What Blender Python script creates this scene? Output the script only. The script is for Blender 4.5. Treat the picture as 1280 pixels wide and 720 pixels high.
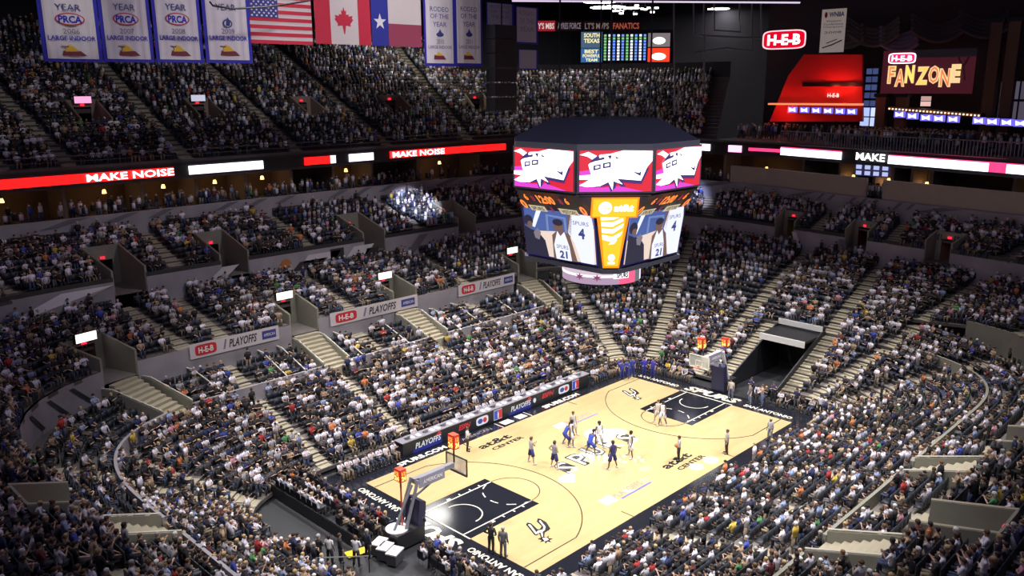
import bpy, bmesh, math, random
import numpy as np
from mathutils import Vector, Matrix
random.seed(7); rng = np.random.default_rng(7)
S = bpy.context.scene
for o in list(bpy.data.objects): bpy.data.objects.remove(o)
COL = S.collection

# ------------------------------------------------------------------ camera
CAM = np.array([-43.506, -34.820, 25.200]); YAW = math.radians(44.715); PIT = math.radians(-13.501); ROL = math.radians(-0.386); FPX = 1052.1
fw = np.array([math.cos(PIT)*math.cos(YAW), math.cos(PIT)*math.sin(YAW), math.sin(PIT)])
_r = np.cross(fw, [0, 0, 1]); _r /= np.linalg.norm(_r); _u = np.cross(_r, fw)
rt = math.cos(ROL)*_r + math.sin(ROL)*_u; up = -math.sin(ROL)*_r + math.cos(ROL)*_u
cd = bpy.data.cameras.new('camera'); cam = bpy.data.objects.new('camera', cd); COL.objects.link(cam)
M = Matrix.Identity(4)
for i in range(3): M[i][0] = rt[i]; M[i][1] = up[i]; M[i][2] = -fw[i]; M[i][3] = CAM[i]
cam.matrix_world = M; cd.sensor_width = 36; cd.lens = FPX/1280*36; cd.clip_end = 500; cd.clip_start = .5
S.camera = cam
# ------------------------------------------------------------------ world, lights, exposure
W = bpy.data.worlds.new('world'); S.world = W; W.use_nodes = True
W.node_tree.nodes['Background'].inputs[0].default_value = (.18, .16, .5, 1); W.node_tree.nodes['Background'].inputs[1].default_value = .11
S.view_settings.view_transform = 'Standard'; S.view_settings.look = 'None'; S.view_settings.exposure = 0; S.view_settings.gamma = 1
def light(kind, name, loc, tgt, power, col, size=1.0, spot=None, blend=1.0):
    l = bpy.data.lights.new(name, kind); l.energy = power; l.color = col
    if kind == 'AREA': l.shape = 'DISK'; l.size = size
    else: l.shadow_soft_size = size
    if spot: l.spot_size = math.radians(spot); l.spot_blend = blend
    o = bpy.data.objects.new(name, l); COL.objects.link(o); o.location = loc
    if tgt is not None: o.rotation_euler = (Vector(tgt)-Vector(loc)).to_track_quat('-Z', 'Y').to_euler()
    return o
for (x, y, tx, ty, p) in [(-25, 17, -9, 3, 1), (-9, 24, -5, 4, 1), (9, 24, 6, 4, 1), (25, 17, 10, 3, 1), (25, -17, 10, -3, 1), (9, -22, 5, -3, 1), (-9, -22, -5, -3, 1), (-25, -15, -9, -2, 1)]:
    light('SPOT', 'court_floodlight', (x, y, 40), (tx, ty, 0), 46000*p, (1, .96, .93), 1.2, 78, 1.)
light('AREA', 'ambient_fill', (-6, 4, 43.5), (-6, 4, 0), 1000, (.66, .58, 1), 30)  # broad area fills added to lift the dim stands, no fixtures hang there
light('AREA', 'ambient_fill', (-18, -24, 43.5), (-14, -18, 0), 2300, (.8, .72, 1), 22)
light('AREA', 'ambient_fill', (-42, 16, 43.5), (-34, 8, 0), 1300, (.8, .72, 1), 18)
light('SPOT', 'follow_spot', (-10, -5, 41), (14.3, 37.2, 12.6), 380000, (.7, .75, 1), .3, 6.4, .3)
light('SPOT', 'follow_spot', (10, -15, 41), (40.5, 18.2, 14.3), 260000, (.55, .6, 1), .3, 6, .5)

# ------------------------------------------------------------------ helpers
def ray(u, v): return fw + rt*(u-640)/FPX + up*(360-v)/FPX
def onY(u, v, y): d = ray(u, v); return CAM + d*((y-CAM[1])/d[1])
def onX(u, v, x): d = ray(u, v); return CAM + d*((x-CAM[0])/d[0])
def onZ(u, v, z=0.): d = ray(u, v); return CAM + d*((z-CAM[2])/d[2])
def project(P):
    d = P - CAM; z = d @ fw
    return np.stack([640+FPX*(d@rt)/z, 360-FPX*(d@up)/z, z], -1)
MATS = {}
def mat(name, col, rough=.7, metal=0, emit=None, strength=1., noise=0, nscale=5., spec=None, alpha=None, bump=0):
    if name in MATS: return MATS[name]
    m = bpy.data.materials.new(name); m.use_nodes = True; nt = m.node_tree; b = nt.nodes['Principled BSDF']
    b.inputs['Base Color'].default_value = (*col, 1); b.inputs['Roughness'].default_value = rough; b.inputs['Metallic'].default_value = metal
    if spec is not None: b.inputs['Specular IOR Level'].default_value = spec
    if noise or bump:
        tc = nt.nodes.new('ShaderNodeTexCoord'); n = nt.nodes.new('ShaderNodeTexNoise'); n.inputs['Scale'].default_value = nscale; n.inputs['Detail'].default_value = 4
        nt.links.new(tc.outputs['Object'], n.inputs['Vector'])
        if noise:
            mx = nt.nodes.new('ShaderNodeMix'); mx.data_type = 'RGBA'
            mx.inputs[6].default_value = (*[c*(1-noise) for c in col], 1); mx.inputs[7].default_value = (*[min(1, c*(1+noise)) for c in col], 1)
            nt.links.new(n.outputs[0], mx.inputs[0]); nt.links.new(mx.outputs[2], b.inputs['Base Color'])
        if bump:
            bp = nt.nodes.new('ShaderNodeBump'); bp.inputs['Strength'].default_value = bump
            nt.links.new(n.outputs[0], bp.inputs['Height']); nt.links.new(bp.outputs[0], b.inputs['Normal'])
    if emit is not None:
        b.inputs['Emission Color'].default_value = (*emit, 1); b.inputs['Emission Strength'].default_value = strength
    if alpha is not None: b.inputs['Alpha'].default_value = alpha
    MATS[name] = m; return m
def E(col, s=1.): return mat('glow_%02x%02x%02x_%d' % (*[int(c*255) for c in col], int(s*100)), (.01, .01, .01), .5, emit=col, strength=s)
def attr_mat(name, rough=.8):
    m = bpy.data.materials.new(name); m.use_nodes = True; nt = m.node_tree
    a = nt.nodes.new('ShaderNodeAttribute'); a.attribute_name = 'Col'
    nt.links.new(a.outputs['Color'], nt.nodes['Principled BSDF'].inputs['Base Color']); nt.nodes['Principled BSDF'].inputs['Roughness'].default_value = rough
    return m
def objcol_mat(name, rough=.8, noise=.12):
    m = bpy.data.materials.new(name); m.use_nodes = True; nt = m.node_tree; b = nt.nodes['Principled BSDF']
    a = nt.nodes.new('ShaderNodeObjectInfo'); tc = nt.nodes.new('ShaderNodeTexCoord'); n = nt.nodes.new('ShaderNodeTexNoise'); n.inputs['Scale'].default_value = 9
    nt.links.new(tc.outputs['Object'], n.inputs['Vector'])
    mr = nt.nodes.new('ShaderNodeMapRange'); mr.inputs[3].default_value = 1-noise*2; mr.inputs[4].default_value = 1+noise; nt.links.new(n.outputs[0], mr.inputs[0])
    vm = nt.nodes.new('ShaderNodeVectorMath'); vm.operation = 'SCALE'; nt.links.new(a.outputs['Color'], vm.inputs[0]); nt.links.new(mr.outputs[0], vm.inputs['Scale'])
    nt.links.new(vm.outputs[0], b.inputs['Base Color']); b.inputs['Roughness'].default_value = rough
    return m
def ordw(n):
    a = ['zeroth', 'first', 'second', 'third', 'fourth', 'fifth', 'sixth', 'seventh', 'eighth', 'ninth', 'tenth', 'eleventh', 'twelfth', 'thirteenth', 'fourteenth', 'fifteenth', 'sixteenth', 'seventeenth', 'eighteenth', 'nineteenth']
    t = ['', '', 'twent', 'thirt', 'fort', 'fift', 'sixt', 'sevent', 'eight', 'ninet']
    if n < 20: return a[n]
    if n < 100: return t[n//10]+('ieth' if n % 10 == 0 else 'y-'+a[n % 10])
    return 'hundredth' if n == 100 else 'hundred-'+ordw(n-100) if n < 200 else 'two-hundred-'+(ordw(n-200) if n > 200 else 'th')
class MB:
    def __init__(s): s.v = []; s.f = []
    def add(s, V, F):
        n = len(s.v); s.v += [tuple(map(float, p)) for p in V]; s.f += [tuple(n+i for i in f) for f in F]; return s
    def box(s, c, d, rz=0.):
        x, y, z = [k/2 for k in d]; ca, sa = math.cos(rz), math.sin(rz)
        V = [(c[0]+ca*a*x-sa*b*y, c[1]+sa*a*x+ca*b*y, c[2]+e*z) for a in (-1, 1) for b in (-1, 1) for e in (-1, 1)]
        return s.add(V, [(0, 1, 3, 2), (4, 6, 7, 5), (0, 4, 5, 1), (2, 3, 7, 6), (0, 2, 6, 4), (1, 5, 7, 3)])
    def tube(s, pts, r, n=6, r1=None):
        pts = [Vector(p) for p in pts]; rings = []
        for i, p in enumerate(pts):
            d = (pts[min(i+1, len(pts)-1)]-pts[max(i-1, 0)]).normalized()
            a = d.cross(Vector((0, 0, 1)) if abs(d.z) < .9 else Vector((1, 0, 0))).normalized(); b = d.cross(a)
            rr = r if r1 is None else r+(r1-r)*i/(len(pts)-1)
            rings.append([p+a*math.cos(k*2*math.pi/n)*rr+b*math.sin(k*2*math.pi/n)*rr for k in range(n)])
        V = [q for R_ in rings for q in R_]; F = []
        for i in range(len(pts)-1):
            for k in range(n): F.append((i*n+k, i*n+(k+1) % n, (i+1)*n+(k+1) % n, (i+1)*n+k))
        F += [tuple(range(n))[::-1], tuple((len(pts)-1)*n+k for k in range(n))]
        return s.add(V, F)
    def prism(s, poly, dirv):     # planar polygon extruded by dirv
        n = len(poly); d = np.array(dirv, float); P = [np.array(p, float) for p in poly]
        return s.add(P+[p+d for p in P], [tuple(range(n))[::-1], tuple(range(n, 2*n))]+[(i, (i+1) % n, n+(i+1) % n, n+i) for i in range(n)])
    def disc(s, c, r, h, n=24, r2=None):
        r2 = r if r2 is None else r2
        a = [(c[0]+r*math.cos(t), c[1]+r*math.sin(t), c[2]) for t in np.linspace(0, 2*math.pi, n, False)]
        b = [(c[0]+r2*math.cos(t), c[1]+r2*math.sin(t), c[2]+h) for t in np.linspace(0, 2*math.pi, n, False)]
        return s.add(a+b, [tuple(range(n))[::-1], tuple(range(n, 2*n))]+[(i, (i+1) % n, n+(i+1) % n, n+i) for i in range(n)])
def link(o, parent=None):
    COL.objects.link(o)
    if parent is not None:
        o.parent = parent; o.matrix_parent_inverse = Matrix.Translation(parent['_loc']).inverted() if '_loc' in parent else Matrix.Identity(4)
    return o
def obj(name, mb, m, parent=None):
    me = bpy.data.meshes.new(name)
    me.from_pydata(mb.v, [], mb.f); me.materials.append(m)
    return link(bpy.data.objects.new(name, me), parent)
def tag(o, label=None, cat=None, group=None, kind=None):
    if label: o['label'] = label
    if cat: o['category'] = cat
    if group: o['group'] = group
    if kind: o['kind'] = kind
    return o
def thing(name, loc, label=None, cat=None, group=None, kind=None):
    o = bpy.data.objects.new(name, None); o.location = loc; o['_loc'] = [float(v) for v in loc]; o.empty_display_size = .3
    COL.objects.link(o); return tag(o, label, cat, group, kind)
_tc = {}
def text_verts(s, bold, shear):
    k = (s, bold, shear)
    if k not in _tc:
        c = bpy.data.curves.new('lettering', 'FONT'); c.body = s; c.resolution_u = 2; c.offset = bold; c.shear = shear; c.size = 1
        o = bpy.data.objects.new('lettering', c); COL.objects.link(o)
        dg = bpy.context.evaluated_depsgraph_get(); me = o.evaluated_get(dg).to_mesh()
        V = np.array([v.co[:2] for v in me.vertices]); F = [tuple(p.vertices) for p in me.polygons]
        bpy.data.objects.remove(o); bpy.data.curves.remove(c)
        V = (V-V.min(0))/np.maximum(V.max(0)-V.min(0), 1e-6)
        _tc[k] = (V, F)
    return _tc[k]
class Panel:
    """flat sign face: o = lower-left corner, xd/yd unit directions, w/h metres"""
    def __init__(s, o, xd, yd, w, h, parent):
        s.o = np.array(o, float); s.x = np.array(xd, float); s.x /= np.linalg.norm(s.x); s.y = np.array(yd, float); s.y /= np.linalg.norm(s.y)
        s.n = np.cross(s.x, s.y); s.w = w; s.h = h; s.par = parent; s.k = 0
    def P(s, u, v, off=0): return s.o + s.x*u*s.w + s.y*v*s.h + s.n*off
    def poly(s, pts, m, name='printed_shape', off=None, th=.012):
        s.k += 1; off = .012*s.k if off is None else off
        mb = MB(); mb.prism([s.P(u, v, off) for u, v in pts], s.n*th)
        return obj(name, mb, m, s.par)
    def polys(s, lst, m, name='printed_shape', th=.012):
        s.k += 1; mb = MB()
        for pts in lst: mb.prism([s.P(u, v, .012*s.k) for u, v in pts], s.n*th)
        o_ = obj(name, mb, m, s.par)
        if len(lst) > 2: o_['kind'] = 'stuff'
        return o_
    def rect(s, a, b, c, d, m, name='panel', **k): return s.poly([(a, b), (c, b), (c, d), (a, d)], m, name, **k)
    def oval(s, cx, cy, rx, ry, m, name='emblem', n=20, e=2.):
        f = lambda c: math.copysign(abs(c)**(2/e), c)
        return s.poly([(cx+rx*f(math.cos(t)), cy+ry*f(math.sin(t))) for t in np.linspace(0, 2*math.pi, n, False)], m, name)
    def text(s, t, a, b, c, d, m, bold=.0, shear=0., name='lettering'):
        V, F = text_verts(t, bold, shear); s.k += 1; mb = MB()
        mb.add([s.P(a+(c-a)*u, b+(d-b)*v, .012*s.k+.012) for u, v in V], F)
        return obj(name, mb, m, s.par)

# ------------------------------------------------------------------ materials
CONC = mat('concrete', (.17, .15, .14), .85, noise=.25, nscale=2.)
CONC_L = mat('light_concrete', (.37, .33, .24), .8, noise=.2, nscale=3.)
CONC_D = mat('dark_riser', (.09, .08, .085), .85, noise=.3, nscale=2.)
WALLW = mat('pale_painted_wall', (.32, .30, .33), .7, noise=.35, nscale=.5)
GREEN = mat('olive_tunnel_wall', (.24, .235, .19), .75, noise=.15, nscale=1.5)
BEIGE = mat('beige_suite_front', (.40, .33, .28), .7, noise=.1, nscale=1.)
BLACK = mat('black_paint', (.012, .012, .016), .5)
BLACKM = mat('black_metal', (.02, .02, .025), .4, .6)
STEEL = mat('rail_steel', (.45, .45, .45), .35, .8)
DARKFLOOR = mat('dark_arena_floor', (.022, .023, .028), .55, noise=.2, nscale=1.)
WHITE = mat('white_paint', (.8, .8, .78), .45)
BLUE = mat('banner_blue', (.03, .03, .5), .7)
RED = mat('sign_red', (.55, .02, .03), .6)
NAVY = mat('print_navy', (.04, .05, .25), .7)
CLOTHW = mat('banner_white_cloth', (.62, .6, .68), .85, noise=.12, nscale=1.2)
ROOF = mat('roof_deck', (.03, .028, .04), .9, noise=.3, nscale=.3)
WALLD = mat('dark_back_wall', (.018, .016, .024), .9, noise=.3, nscale=.4)
def wood_mat(name, a, b, rough):
    m = bpy.data.materials.new(name); m.use_nodes = True; nt = m.node_tree; B = nt.nodes['Principled BSDF']
    tc = nt.nodes.new('ShaderNodeTexCoord'); mp = nt.nodes.new('ShaderNodeMapping'); mp.inputs['Scale'].default_value = (.35, 9, 1)
    n = nt.nodes.new('ShaderNodeTexNoise'); n.inputs['Scale'].default_value = 2.2; n.inputs['Detail'].default_value = 5
    br = nt.nodes.new('ShaderNodeTexBrick'); br.inputs['Scale'].default_value = 1; br.inputs['Brick Width'].default_value = 2.4; br.inputs['Row Height'].default_value = .45
    br.inputs['Color1'].default_value = (.45, .45, .45, 1); br.inputs['Color2'].default_value = (.7, .7, .7, 1); br.inputs['Mortar'].default_value = (.5, .5, .5, 1); br.inputs['Mortar Size'].default_value = .004
    nt.links.new(tc.outputs['Object'], mp.inputs[0]); nt.links.new(mp.outputs[0], n.inputs[0]); nt.links.new(tc.outputs['Object'], br.inputs[0])
    ad = nt.nodes.new('ShaderNodeMath'); ad.operation = 'MULTIPLY_ADD'; ad.inputs[1].default_value = .5
    nt.links.new(n.outputs[0], ad.inputs[0]); sp = nt.nodes.new('ShaderNodeMath'); sp.operation = 'MULTIPLY'; sp.inputs[1].default_value = .5
    nt.links.new(br.outputs[0], sp.inputs[0]); nt.links.new(sp.outputs[0], ad.inputs[2])
    mx = nt.nodes.new('ShaderNodeMix'); mx.data_type = 'RGBA'; mx.inputs[6].default_value = (*a, 1); mx.inputs[7].default_value = (*b, 1)
    nt.links.new(ad.outputs[0], mx.inputs[0]); nt.links.new(mx.outputs[2], B.inputs['Base Color']); B.inputs['Roughness'].default_value = rough
    return m
WOOD = wood_mat('maple_hardwood', (.355, .258, .112), (.61, .475, .255), .012)
LANE = mat('black_court_paint', (.014, .015, .022), .1)
LINEW = mat('court_line_cream', (.75, .72, .6), .2)
LINEB = mat('court_line_dark', (.06, .05, .035), .2)
NET = mat('net_cord', (.8, .8, .8), .8)
ORANGE = mat('rim_orange', (.8, .15, .03), .4)
GLASS = mat('backboard_glass', (.75, .8, .72), .05, alpha=.35)

# ------------------------------------------------------------------ the bowl: rings
#            Xp   Xn    Yp    Yn     n    zL   zR  skew
RINGS = {0: (18.0, 22.5, 10.8, 9.3, 2.6, .35, .35, 0), 1: (26.5, 28.5, 19.7, 19.7, 3.0, 3.5, 3.9, .2), 2: (30.2, 32.5, 24.1, 24.1, 3.2, 5.57, 5.6, .35),
         3: (38.0, 38.5, 32.5, 32.5, 3.6, 9.4, 9.3, .6), 4: (42.6, 43.5, 40.5, 40.5, 4.0, 13.9, 13.1, .9), 5: (43.6, 46.0, 41.2, 41.2, 4.0, 17.45, 17.4, 1.), 6: (66., 68., 68., 68., 4.0, 31.5, 31.5, 1.)}
def sm(x): x = np.clip(x, 0, 1); return x*x*(3-2*x)
def ring(k, t):
    Xp, Xn, Yp, Yn, n, zL, zR, sk = RINGS[k]; t = np.asarray(t, float) % 8; t = np.where(t >= 8-1e-9, 0., t)
    seg = np.floor(t).astype(int); f = t-seg
    x = np.zeros_like(t); y = np.zeros_like(t); cx, cy = 15., 6.
    def arc(a):   # a: 0 -> on the y side, 1 -> on the x side
        th = a*math.pi/2; c, s_ = np.abs(np.cos(th)), np.abs(np.sin(th)); r = (c**n+s_**n)**(-1/n); return s_*r, c*r
    m = seg == 0; x[m] = -cx+2*cx*f[m]; y[m] = Yp
    m = seg == 1; a, b = arc(f[m]); x[m] = cx+(Xp-cx)*a; y[m] = cy+(Yp-cy)*b
    m = seg == 2; x[m] = Xp; y[m] = cy-2*cy*f[m]
    m = seg == 3; a, b = arc(1-f[m]); x[m] = cx+(Xp-cx)*a; y[m] = -cy-(Yn-cy)*b
    m = seg == 4; x[m] = cx-2*cx*f[m]; y[m] = -Yn
    m = seg == 5; a, b = arc(f[m]); x[m] = -cx-(Xn-cx)*a; y[m] = -cy-(Yn-cy)*b
    m = seg == 6; x[m] = -Xn; y[m] = -cy+2*cy*f[m]
    m = seg == 7; a, b = arc(1-f[m]); x[m] = -cx-(Xn-cx)*a; y[m] = cy+(Yp-cy)*b
    w = np.where(seg == 1, f, np.where(seg == 2, 1., np.where(seg == 3, 1-f, 0.)))
    z = zL+(zR-zL)*sm(w)
    x = x+.25*sk*np.clip(y+1, -25, 13)*sm((x-16)/20)
    return np.stack([x, y, z], -1)
def tfind(k, x, y):
    t = np.arange(-2.4, 5.45, .002); P = ring(k, t); return float(t[np.argmin((P[:, 0]-x)**2+(P[:, 1]-y)**2)])
def tstep(k, t, m):        # parameter change worth m metres along ring k
    a, b = ring(k, [t-.01, t+.01]); return m/np.linalg.norm((b-a)[:2])*.02
# openings: (inner ring section, t0, t1, row0, row1)
SECT = {'A': (0, 1, 11, 0, .75), 'C': (1, 2, 5, -.3, 1.25), 'B1': (2, 3, 10, .93, 1.2), 'B2': (3, 4, 9, 1.1, 1.25), 'U': (5, 6, 32, 1.45, 0)}
def srow(sec, t, j):       # point at row boundary j of a section (t array), z = tread height of row j
    a, b, n, lift, drop = SECT[sec]; A = ring(a, t); B = ring(b, t); s = j/n
    P = A+(B-A)*s; tm = np.asarray(t, float); g = 1-sm((tm-1.2)/.3)*(1-sm((tm-3.1)/.35))      # the end stand is one slope: no box walls there
    if sec in ('A', 'C'): lift = lift*g; drop = drop*g+.35*(1-g)
    elif sec == 'B1': lift = lift*g
    z0 = A[..., 2]+lift; z1 = B[..., 2]-drop
    P[..., 2] = z0+(z1-z0)*min(1, (j)/(n-1) if n > 1 else 0)*1.0
    return P
TUN = []      # dicts
def tun(sec, k, x, y, w, j0, j1):
    t = tfind(k, x, y); tt = np.arange(t-.6, t+.6, .001); P = ring(k, tt); L = np.concatenate([[0], np.cumsum(np.linalg.norm(np.diff(P[:, :2], axis=0), axis=1))]); Lc = np.interp(t, tt, L)
    TUN.append(dict(sec=sec, t0=float(np.interp(Lc-w/2, L, tt)), t1=float(np.interp(Lc+w/2, L, tt)), j0=j0, j1=j1, k=k, w=w, t=t)); return TUN[-1]
lowT = [tun('B1', 2, x, y, 2.6, 0, 4) for x, y in ((-23.2, 23.2), (-8.2, 24.1), (2.2, 24.1), (18.3, 24.1))]
upT = [tun('B2', 3, x, y, 2.6, 0, 5) for x, y in ((-18.6, 32.5), (-9.6, 32.5), (5.2, 32.5), (17.6, 32.5))]
rupT = [tun('B2', 3, x, y, 2.4, 0, 4) for x, y in ((38.2, 6.6), (37.6, -1.6), (36.6, -9.6))]
nearT = [tun('B1', 2, x, -24.1, 2.6, 0, 4) for x in (-7.8, 3.6)] + [tun('B1', 2, -32.5, 4.0, 2.6, 0, 4)]
decT = [tun('U', 5, x, 41.2, 2.6, 7, 11) for x in (-14.4, -3.3, 8.9, 19.8, 31.0)]
TUN.append(dict(sec='U', t0=1.3, t1=2.0, j0=19, j1=32, k=5, w=1, t=1.5))      # the corner of the upper deck is shallower
court_tun = tun('A', 1, 26.2, -2.2, 4.2, 0, 11)
# trenches through the club boxes below the lower tunnels
boxT = [tun('C', 1, *ring(1, [tn['t']])[0][:2], 2.2, 0, 5) for tn in lowT+nearT]
AIS = []      # stairs: (section, t, width)
def ais(sec, k, x, y, w=1.25): AIS.append((sec, tfind(k, x, y), w))
for x, y in ((-18.2, 20.5), (-15.2, 24.1), (-3.5, 24.1), (9.9, 24.1), (24.5, 23)): ais('B1', 2, x, y)
for x, y in ((-27, 17), (-15.4, 19.7), (-8.2, 19.7), (2.2, 19.7), (10.5, 19.7), (18.2, 19)): ais('A', 1, x, y, .9)
for x in (-15.4, -3.3, 9.9): ais('C', 1, x, 19.7, 1.2)
for x, y in ((-26.5, 31), (-14.3, 32.5), (-1.8, 32.5), (11.4, 32.5), (25, 32)): ais('B2', 3, x, y)
for x, y in ((-24, 41), (-19, 41.2), (-9, 41.2), (2.5, 41.2), (14, 41.2), (26, 41)): ais('U', 5, x, y)
# end stand and its corner: one stair continues through all sections
for x, y in ((20.3, 16.4), (24.4, 11.6), (26.3, 3.4), (26, -4.4+5.6*0-.4), (25.6, -10.0), (23.2, -14.8)):
    t = tfind(1, x, y)
    for sec in ('A', 'C', 'B1'):
        if sec == 'A' and abs(t-court_tun['t']) < .05: continue
        AIS.append((sec, t, 1.25))
    AIS.append(('B2', t+.03, 1.4))
AIS.append(('A', court_tun['t0']-.075, 1.3)); AIS.append(('A', court_tun['t1']+.075, 1.3))
for x in (12, 3.6, -1.9, -7.8, -14): ais('A', 1, x, -19.7, 1.2)
for x in (9.5, -2.0, -13.5): ais('B1', 2, x, -24.1); ais('C', 1, x, -19.7)
for y in (13.5, 4, -4.5): ais('A', 1, -28.2, y, 1.2)
for y in (13, -3.5): ais('B1', 2, -32.2, y); ais('C', 1, -28.2, y)
ais('B2', 3, -38, 6)
def blocked(sec, t, j, pad=0.):
    for tn in TUN:
        if tn['sec'] == sec and tn['t0']-pad < t < tn['t1']+pad and tn['j0'] <= j < tn['j1']: return True
    return False
def on_aisle(sec, t, k):
    for s, ta, w in AIS:
        if s == sec and abs(t-ta) < tstep(k, ta, w/2+.28): return True
    return False
def terrace(sec, tA, tB, label):
    a, b, n, lift, _ = SECT[sec]
    ts = [tA, tB]+[t for tn in TUN if tn['sec'] == sec for t in (tn['t0'], tn['t1']) if tA < t < tB]
    for g in range(int(tA), int(math.ceil(tB))+1):
        if tA < g < tB: ts.append(float(g))
        if g % 2 == 1: ts += [g+i/14 for i in range(1, 14) if tA < g+i/14 < tB]
        elif g % 8 in (2, 6, 0, 4): ts += [g+i/4 for i in range(1, 4) if tA < g+i/4 < tB]
    ts = sorted(set(ts)); ts = np.array(ts); mb = MB(); mt = MB()
    Pj = [srow(sec, ts, j) for j in range(n+1)]
    for j in range(n):
        z0 = Pj[j][:, 2]; zprev = Pj[j-1][:, 2] if j else z0-.25
        for i in range(len(ts)-1):
            if blocked(sec, (ts[i]+ts[i+1])/2, j): continue
            p, q = Pj[j][i], Pj[j][i+1]; r_, s_ = Pj[j+1][i+1], Pj[j+1][i]
            mt.add([(p[0], p[1], z0[i]), (q[0], q[1], z0[i+1]), (r_[0], r_[1], z0[i+1]), (s_[0], s_[1], z0[i])], [(0, 1, 2, 3)])
            mb.add([(p[0], p[1], zprev[i]), (q[0], q[1], zprev[i+1]), (q[0], q[1], z0[i+1]), (p[0], p[1], z0[i])], [(0, 1, 2, 3)])
    root = thing('seating_terrace', Pj[0][len(ts)//2], label, None, None, 'structure')
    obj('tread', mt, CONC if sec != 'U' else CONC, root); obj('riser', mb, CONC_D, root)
    return root
TERR = [('A', -2.4, 5.45, 'stepped concrete of the lowest seats around the court'), ('C', -2.4, 5.45, 'stepped concrete of the club boxes'),
        ('B1', -2.4, 5.45, 'stepped concrete of the middle seats'), ('B2', -2.4, 4.4, 'stepped concrete of the seats under the suites'), ('U', -1.45, 1.76, 'stepped concrete of the dark upper deck')]
def curtain_wall(name, k, tA, tB, z0, z1, m, th=.18, gaps=(), capm=None, off=0., parent=None, label=None):
    """a wall following ring k; z0/z1 are offsets from the ring's own height"""
    seg = []
    ts = np.arange(tA, tB+1e-6, .02); ts = np.unique(np.concatenate([ts]+[np.array(g) for g in gaps]).clip(tA, tB)); cur = []
    for i in range(len(ts)-1):
        mid = (ts[i]+ts[i+1])/2
        if any(g[0] < mid < g[1] for g in gaps):
            if len(cur) > 1: seg.append(cur)
            cur = []
        else:
            if not cur: cur = [ts[i]]
            cur.append(ts[i+1])
    if len(cur) > 1: seg.append(cur)
    out = []
    for c in seg:
        P = ring(k, np.array(c)); d = np.gradient(P[:, :2], axis=0); d /= np.linalg.norm(d, axis=1)[:, None]; nrm = np.stack([-d[:, 1], d[:, 0]], 1)  # outward (t runs clockwise)
        V = []
        for i, p in enumerate(P):
            a = p[:2]+nrm[i]*off; b = a+nrm[i]*th
            V += [(a[0], a[1], p[2]+z0), (b[0], b[1], p[2]+z0), (b[0], b[1], p[2]+z1), (a[0], a[1], p[2]+z1)]
        F = []
        for i in range(len(P)-1):
            for e in range(4): F.append((4*i+e, 4*i+(e+1) % 4, 4*i+4+(e+1) % 4, 4*i+4+e))
        F += [(0, 3, 2, 1), tuple(4*(len(P)-1)+e for e in range(4))]
        o = obj(name, MB().add(V, F), m, parent)
        if parent is None: tag(o, label, None, None, 'structure')
        out.append(o)
    return out
roots = {s[0]: terrace(*s) for s in TERR}
gapL = [(tn['t0'], tn['t1']) for tn in TUN if tn['sec'] == 'B1']
gapC = [(tn['t0'], tn['t1']) for tn in TUN if tn['sec'] == 'C']
gapU = [(tn['t0'], tn['t1']) for tn in TUN if tn['sec'] == 'B2']
curtain_wall('club_box_wall', 1, -2.4, 1.05, -1.3, .55, WALLW, gaps=gapC, off=-.2, label='pale low wall in front of the club boxes')
curtain_wall('club_box_wall', 1, 3.3, 5.45, -1.3, .45, GREEN, gaps=gapC, off=-.2, label='olive low wall in front of the club boxes')
curtain_wall('box_back_wall', 2, -2.4, 1.05, -1.5, .93, WALLW, gaps=gapL, off=-.05, label='pale wall behind the club boxes')
curtain_wall('box_back_wall', 2, 3.3, 5.45, -1.5, .95, GREEN, gaps=gapL, off=-.05, label='olive wall behind the club boxes')
curtain_wall('cross_aisle_wall', 3, -2.4, 4.4, -1.5, 1.1, WALLW, gaps=gapU, off=-.05, label='pale wall between the middle and the rear seats')
curtain_wall('suite_front_wall', 4, -1.5, 3.5, -1.6, .76, WALLW, off=0, th=.25, label='pale draped wall below the suites')
curtain_wall('cross_aisle_parapet', 3, -2.4, 4.4, 1.1, 1.45, mat('dark_railing_panel', (.03, .03, .035), .5), gaps=gapU, off=-.03, th=.05, label='dark railing panel on the cross aisle wall')
# dark swooping graphics on the pale suite wall
sg = []
for i, t in enumerate(np.arange(-1., 3.3, .105)):
    P = ring(4, [t, t+.05, t+.085, t+.03]); d = (P[1]-P[0])[:2]; d /= np.linalg.norm(d); nn = np.array([d[1], -d[0]])*.03
    if i % 4 == 3: continue
    q = [np.append(P[0][:2]+nn, P[0][2]+.05), np.append(P[3][:2]+nn, P[0][2]+.05), np.append(P[2][:2]+nn, P[0][2]+.7), np.append(P[1][:2]+nn, P[0][2]+.7)]
    mb = MB().add(q, [(0, 1, 2, 3)]); tag(obj('wall_stripe', mb, mat('stripe_grey', (.16, .15, .18), .7)), 'dark slanting stripe on the pale wall under the suites, %s from the left' % ordw(i+1), 'wall graphic', 'slanting stripes on the suite wall')

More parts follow.
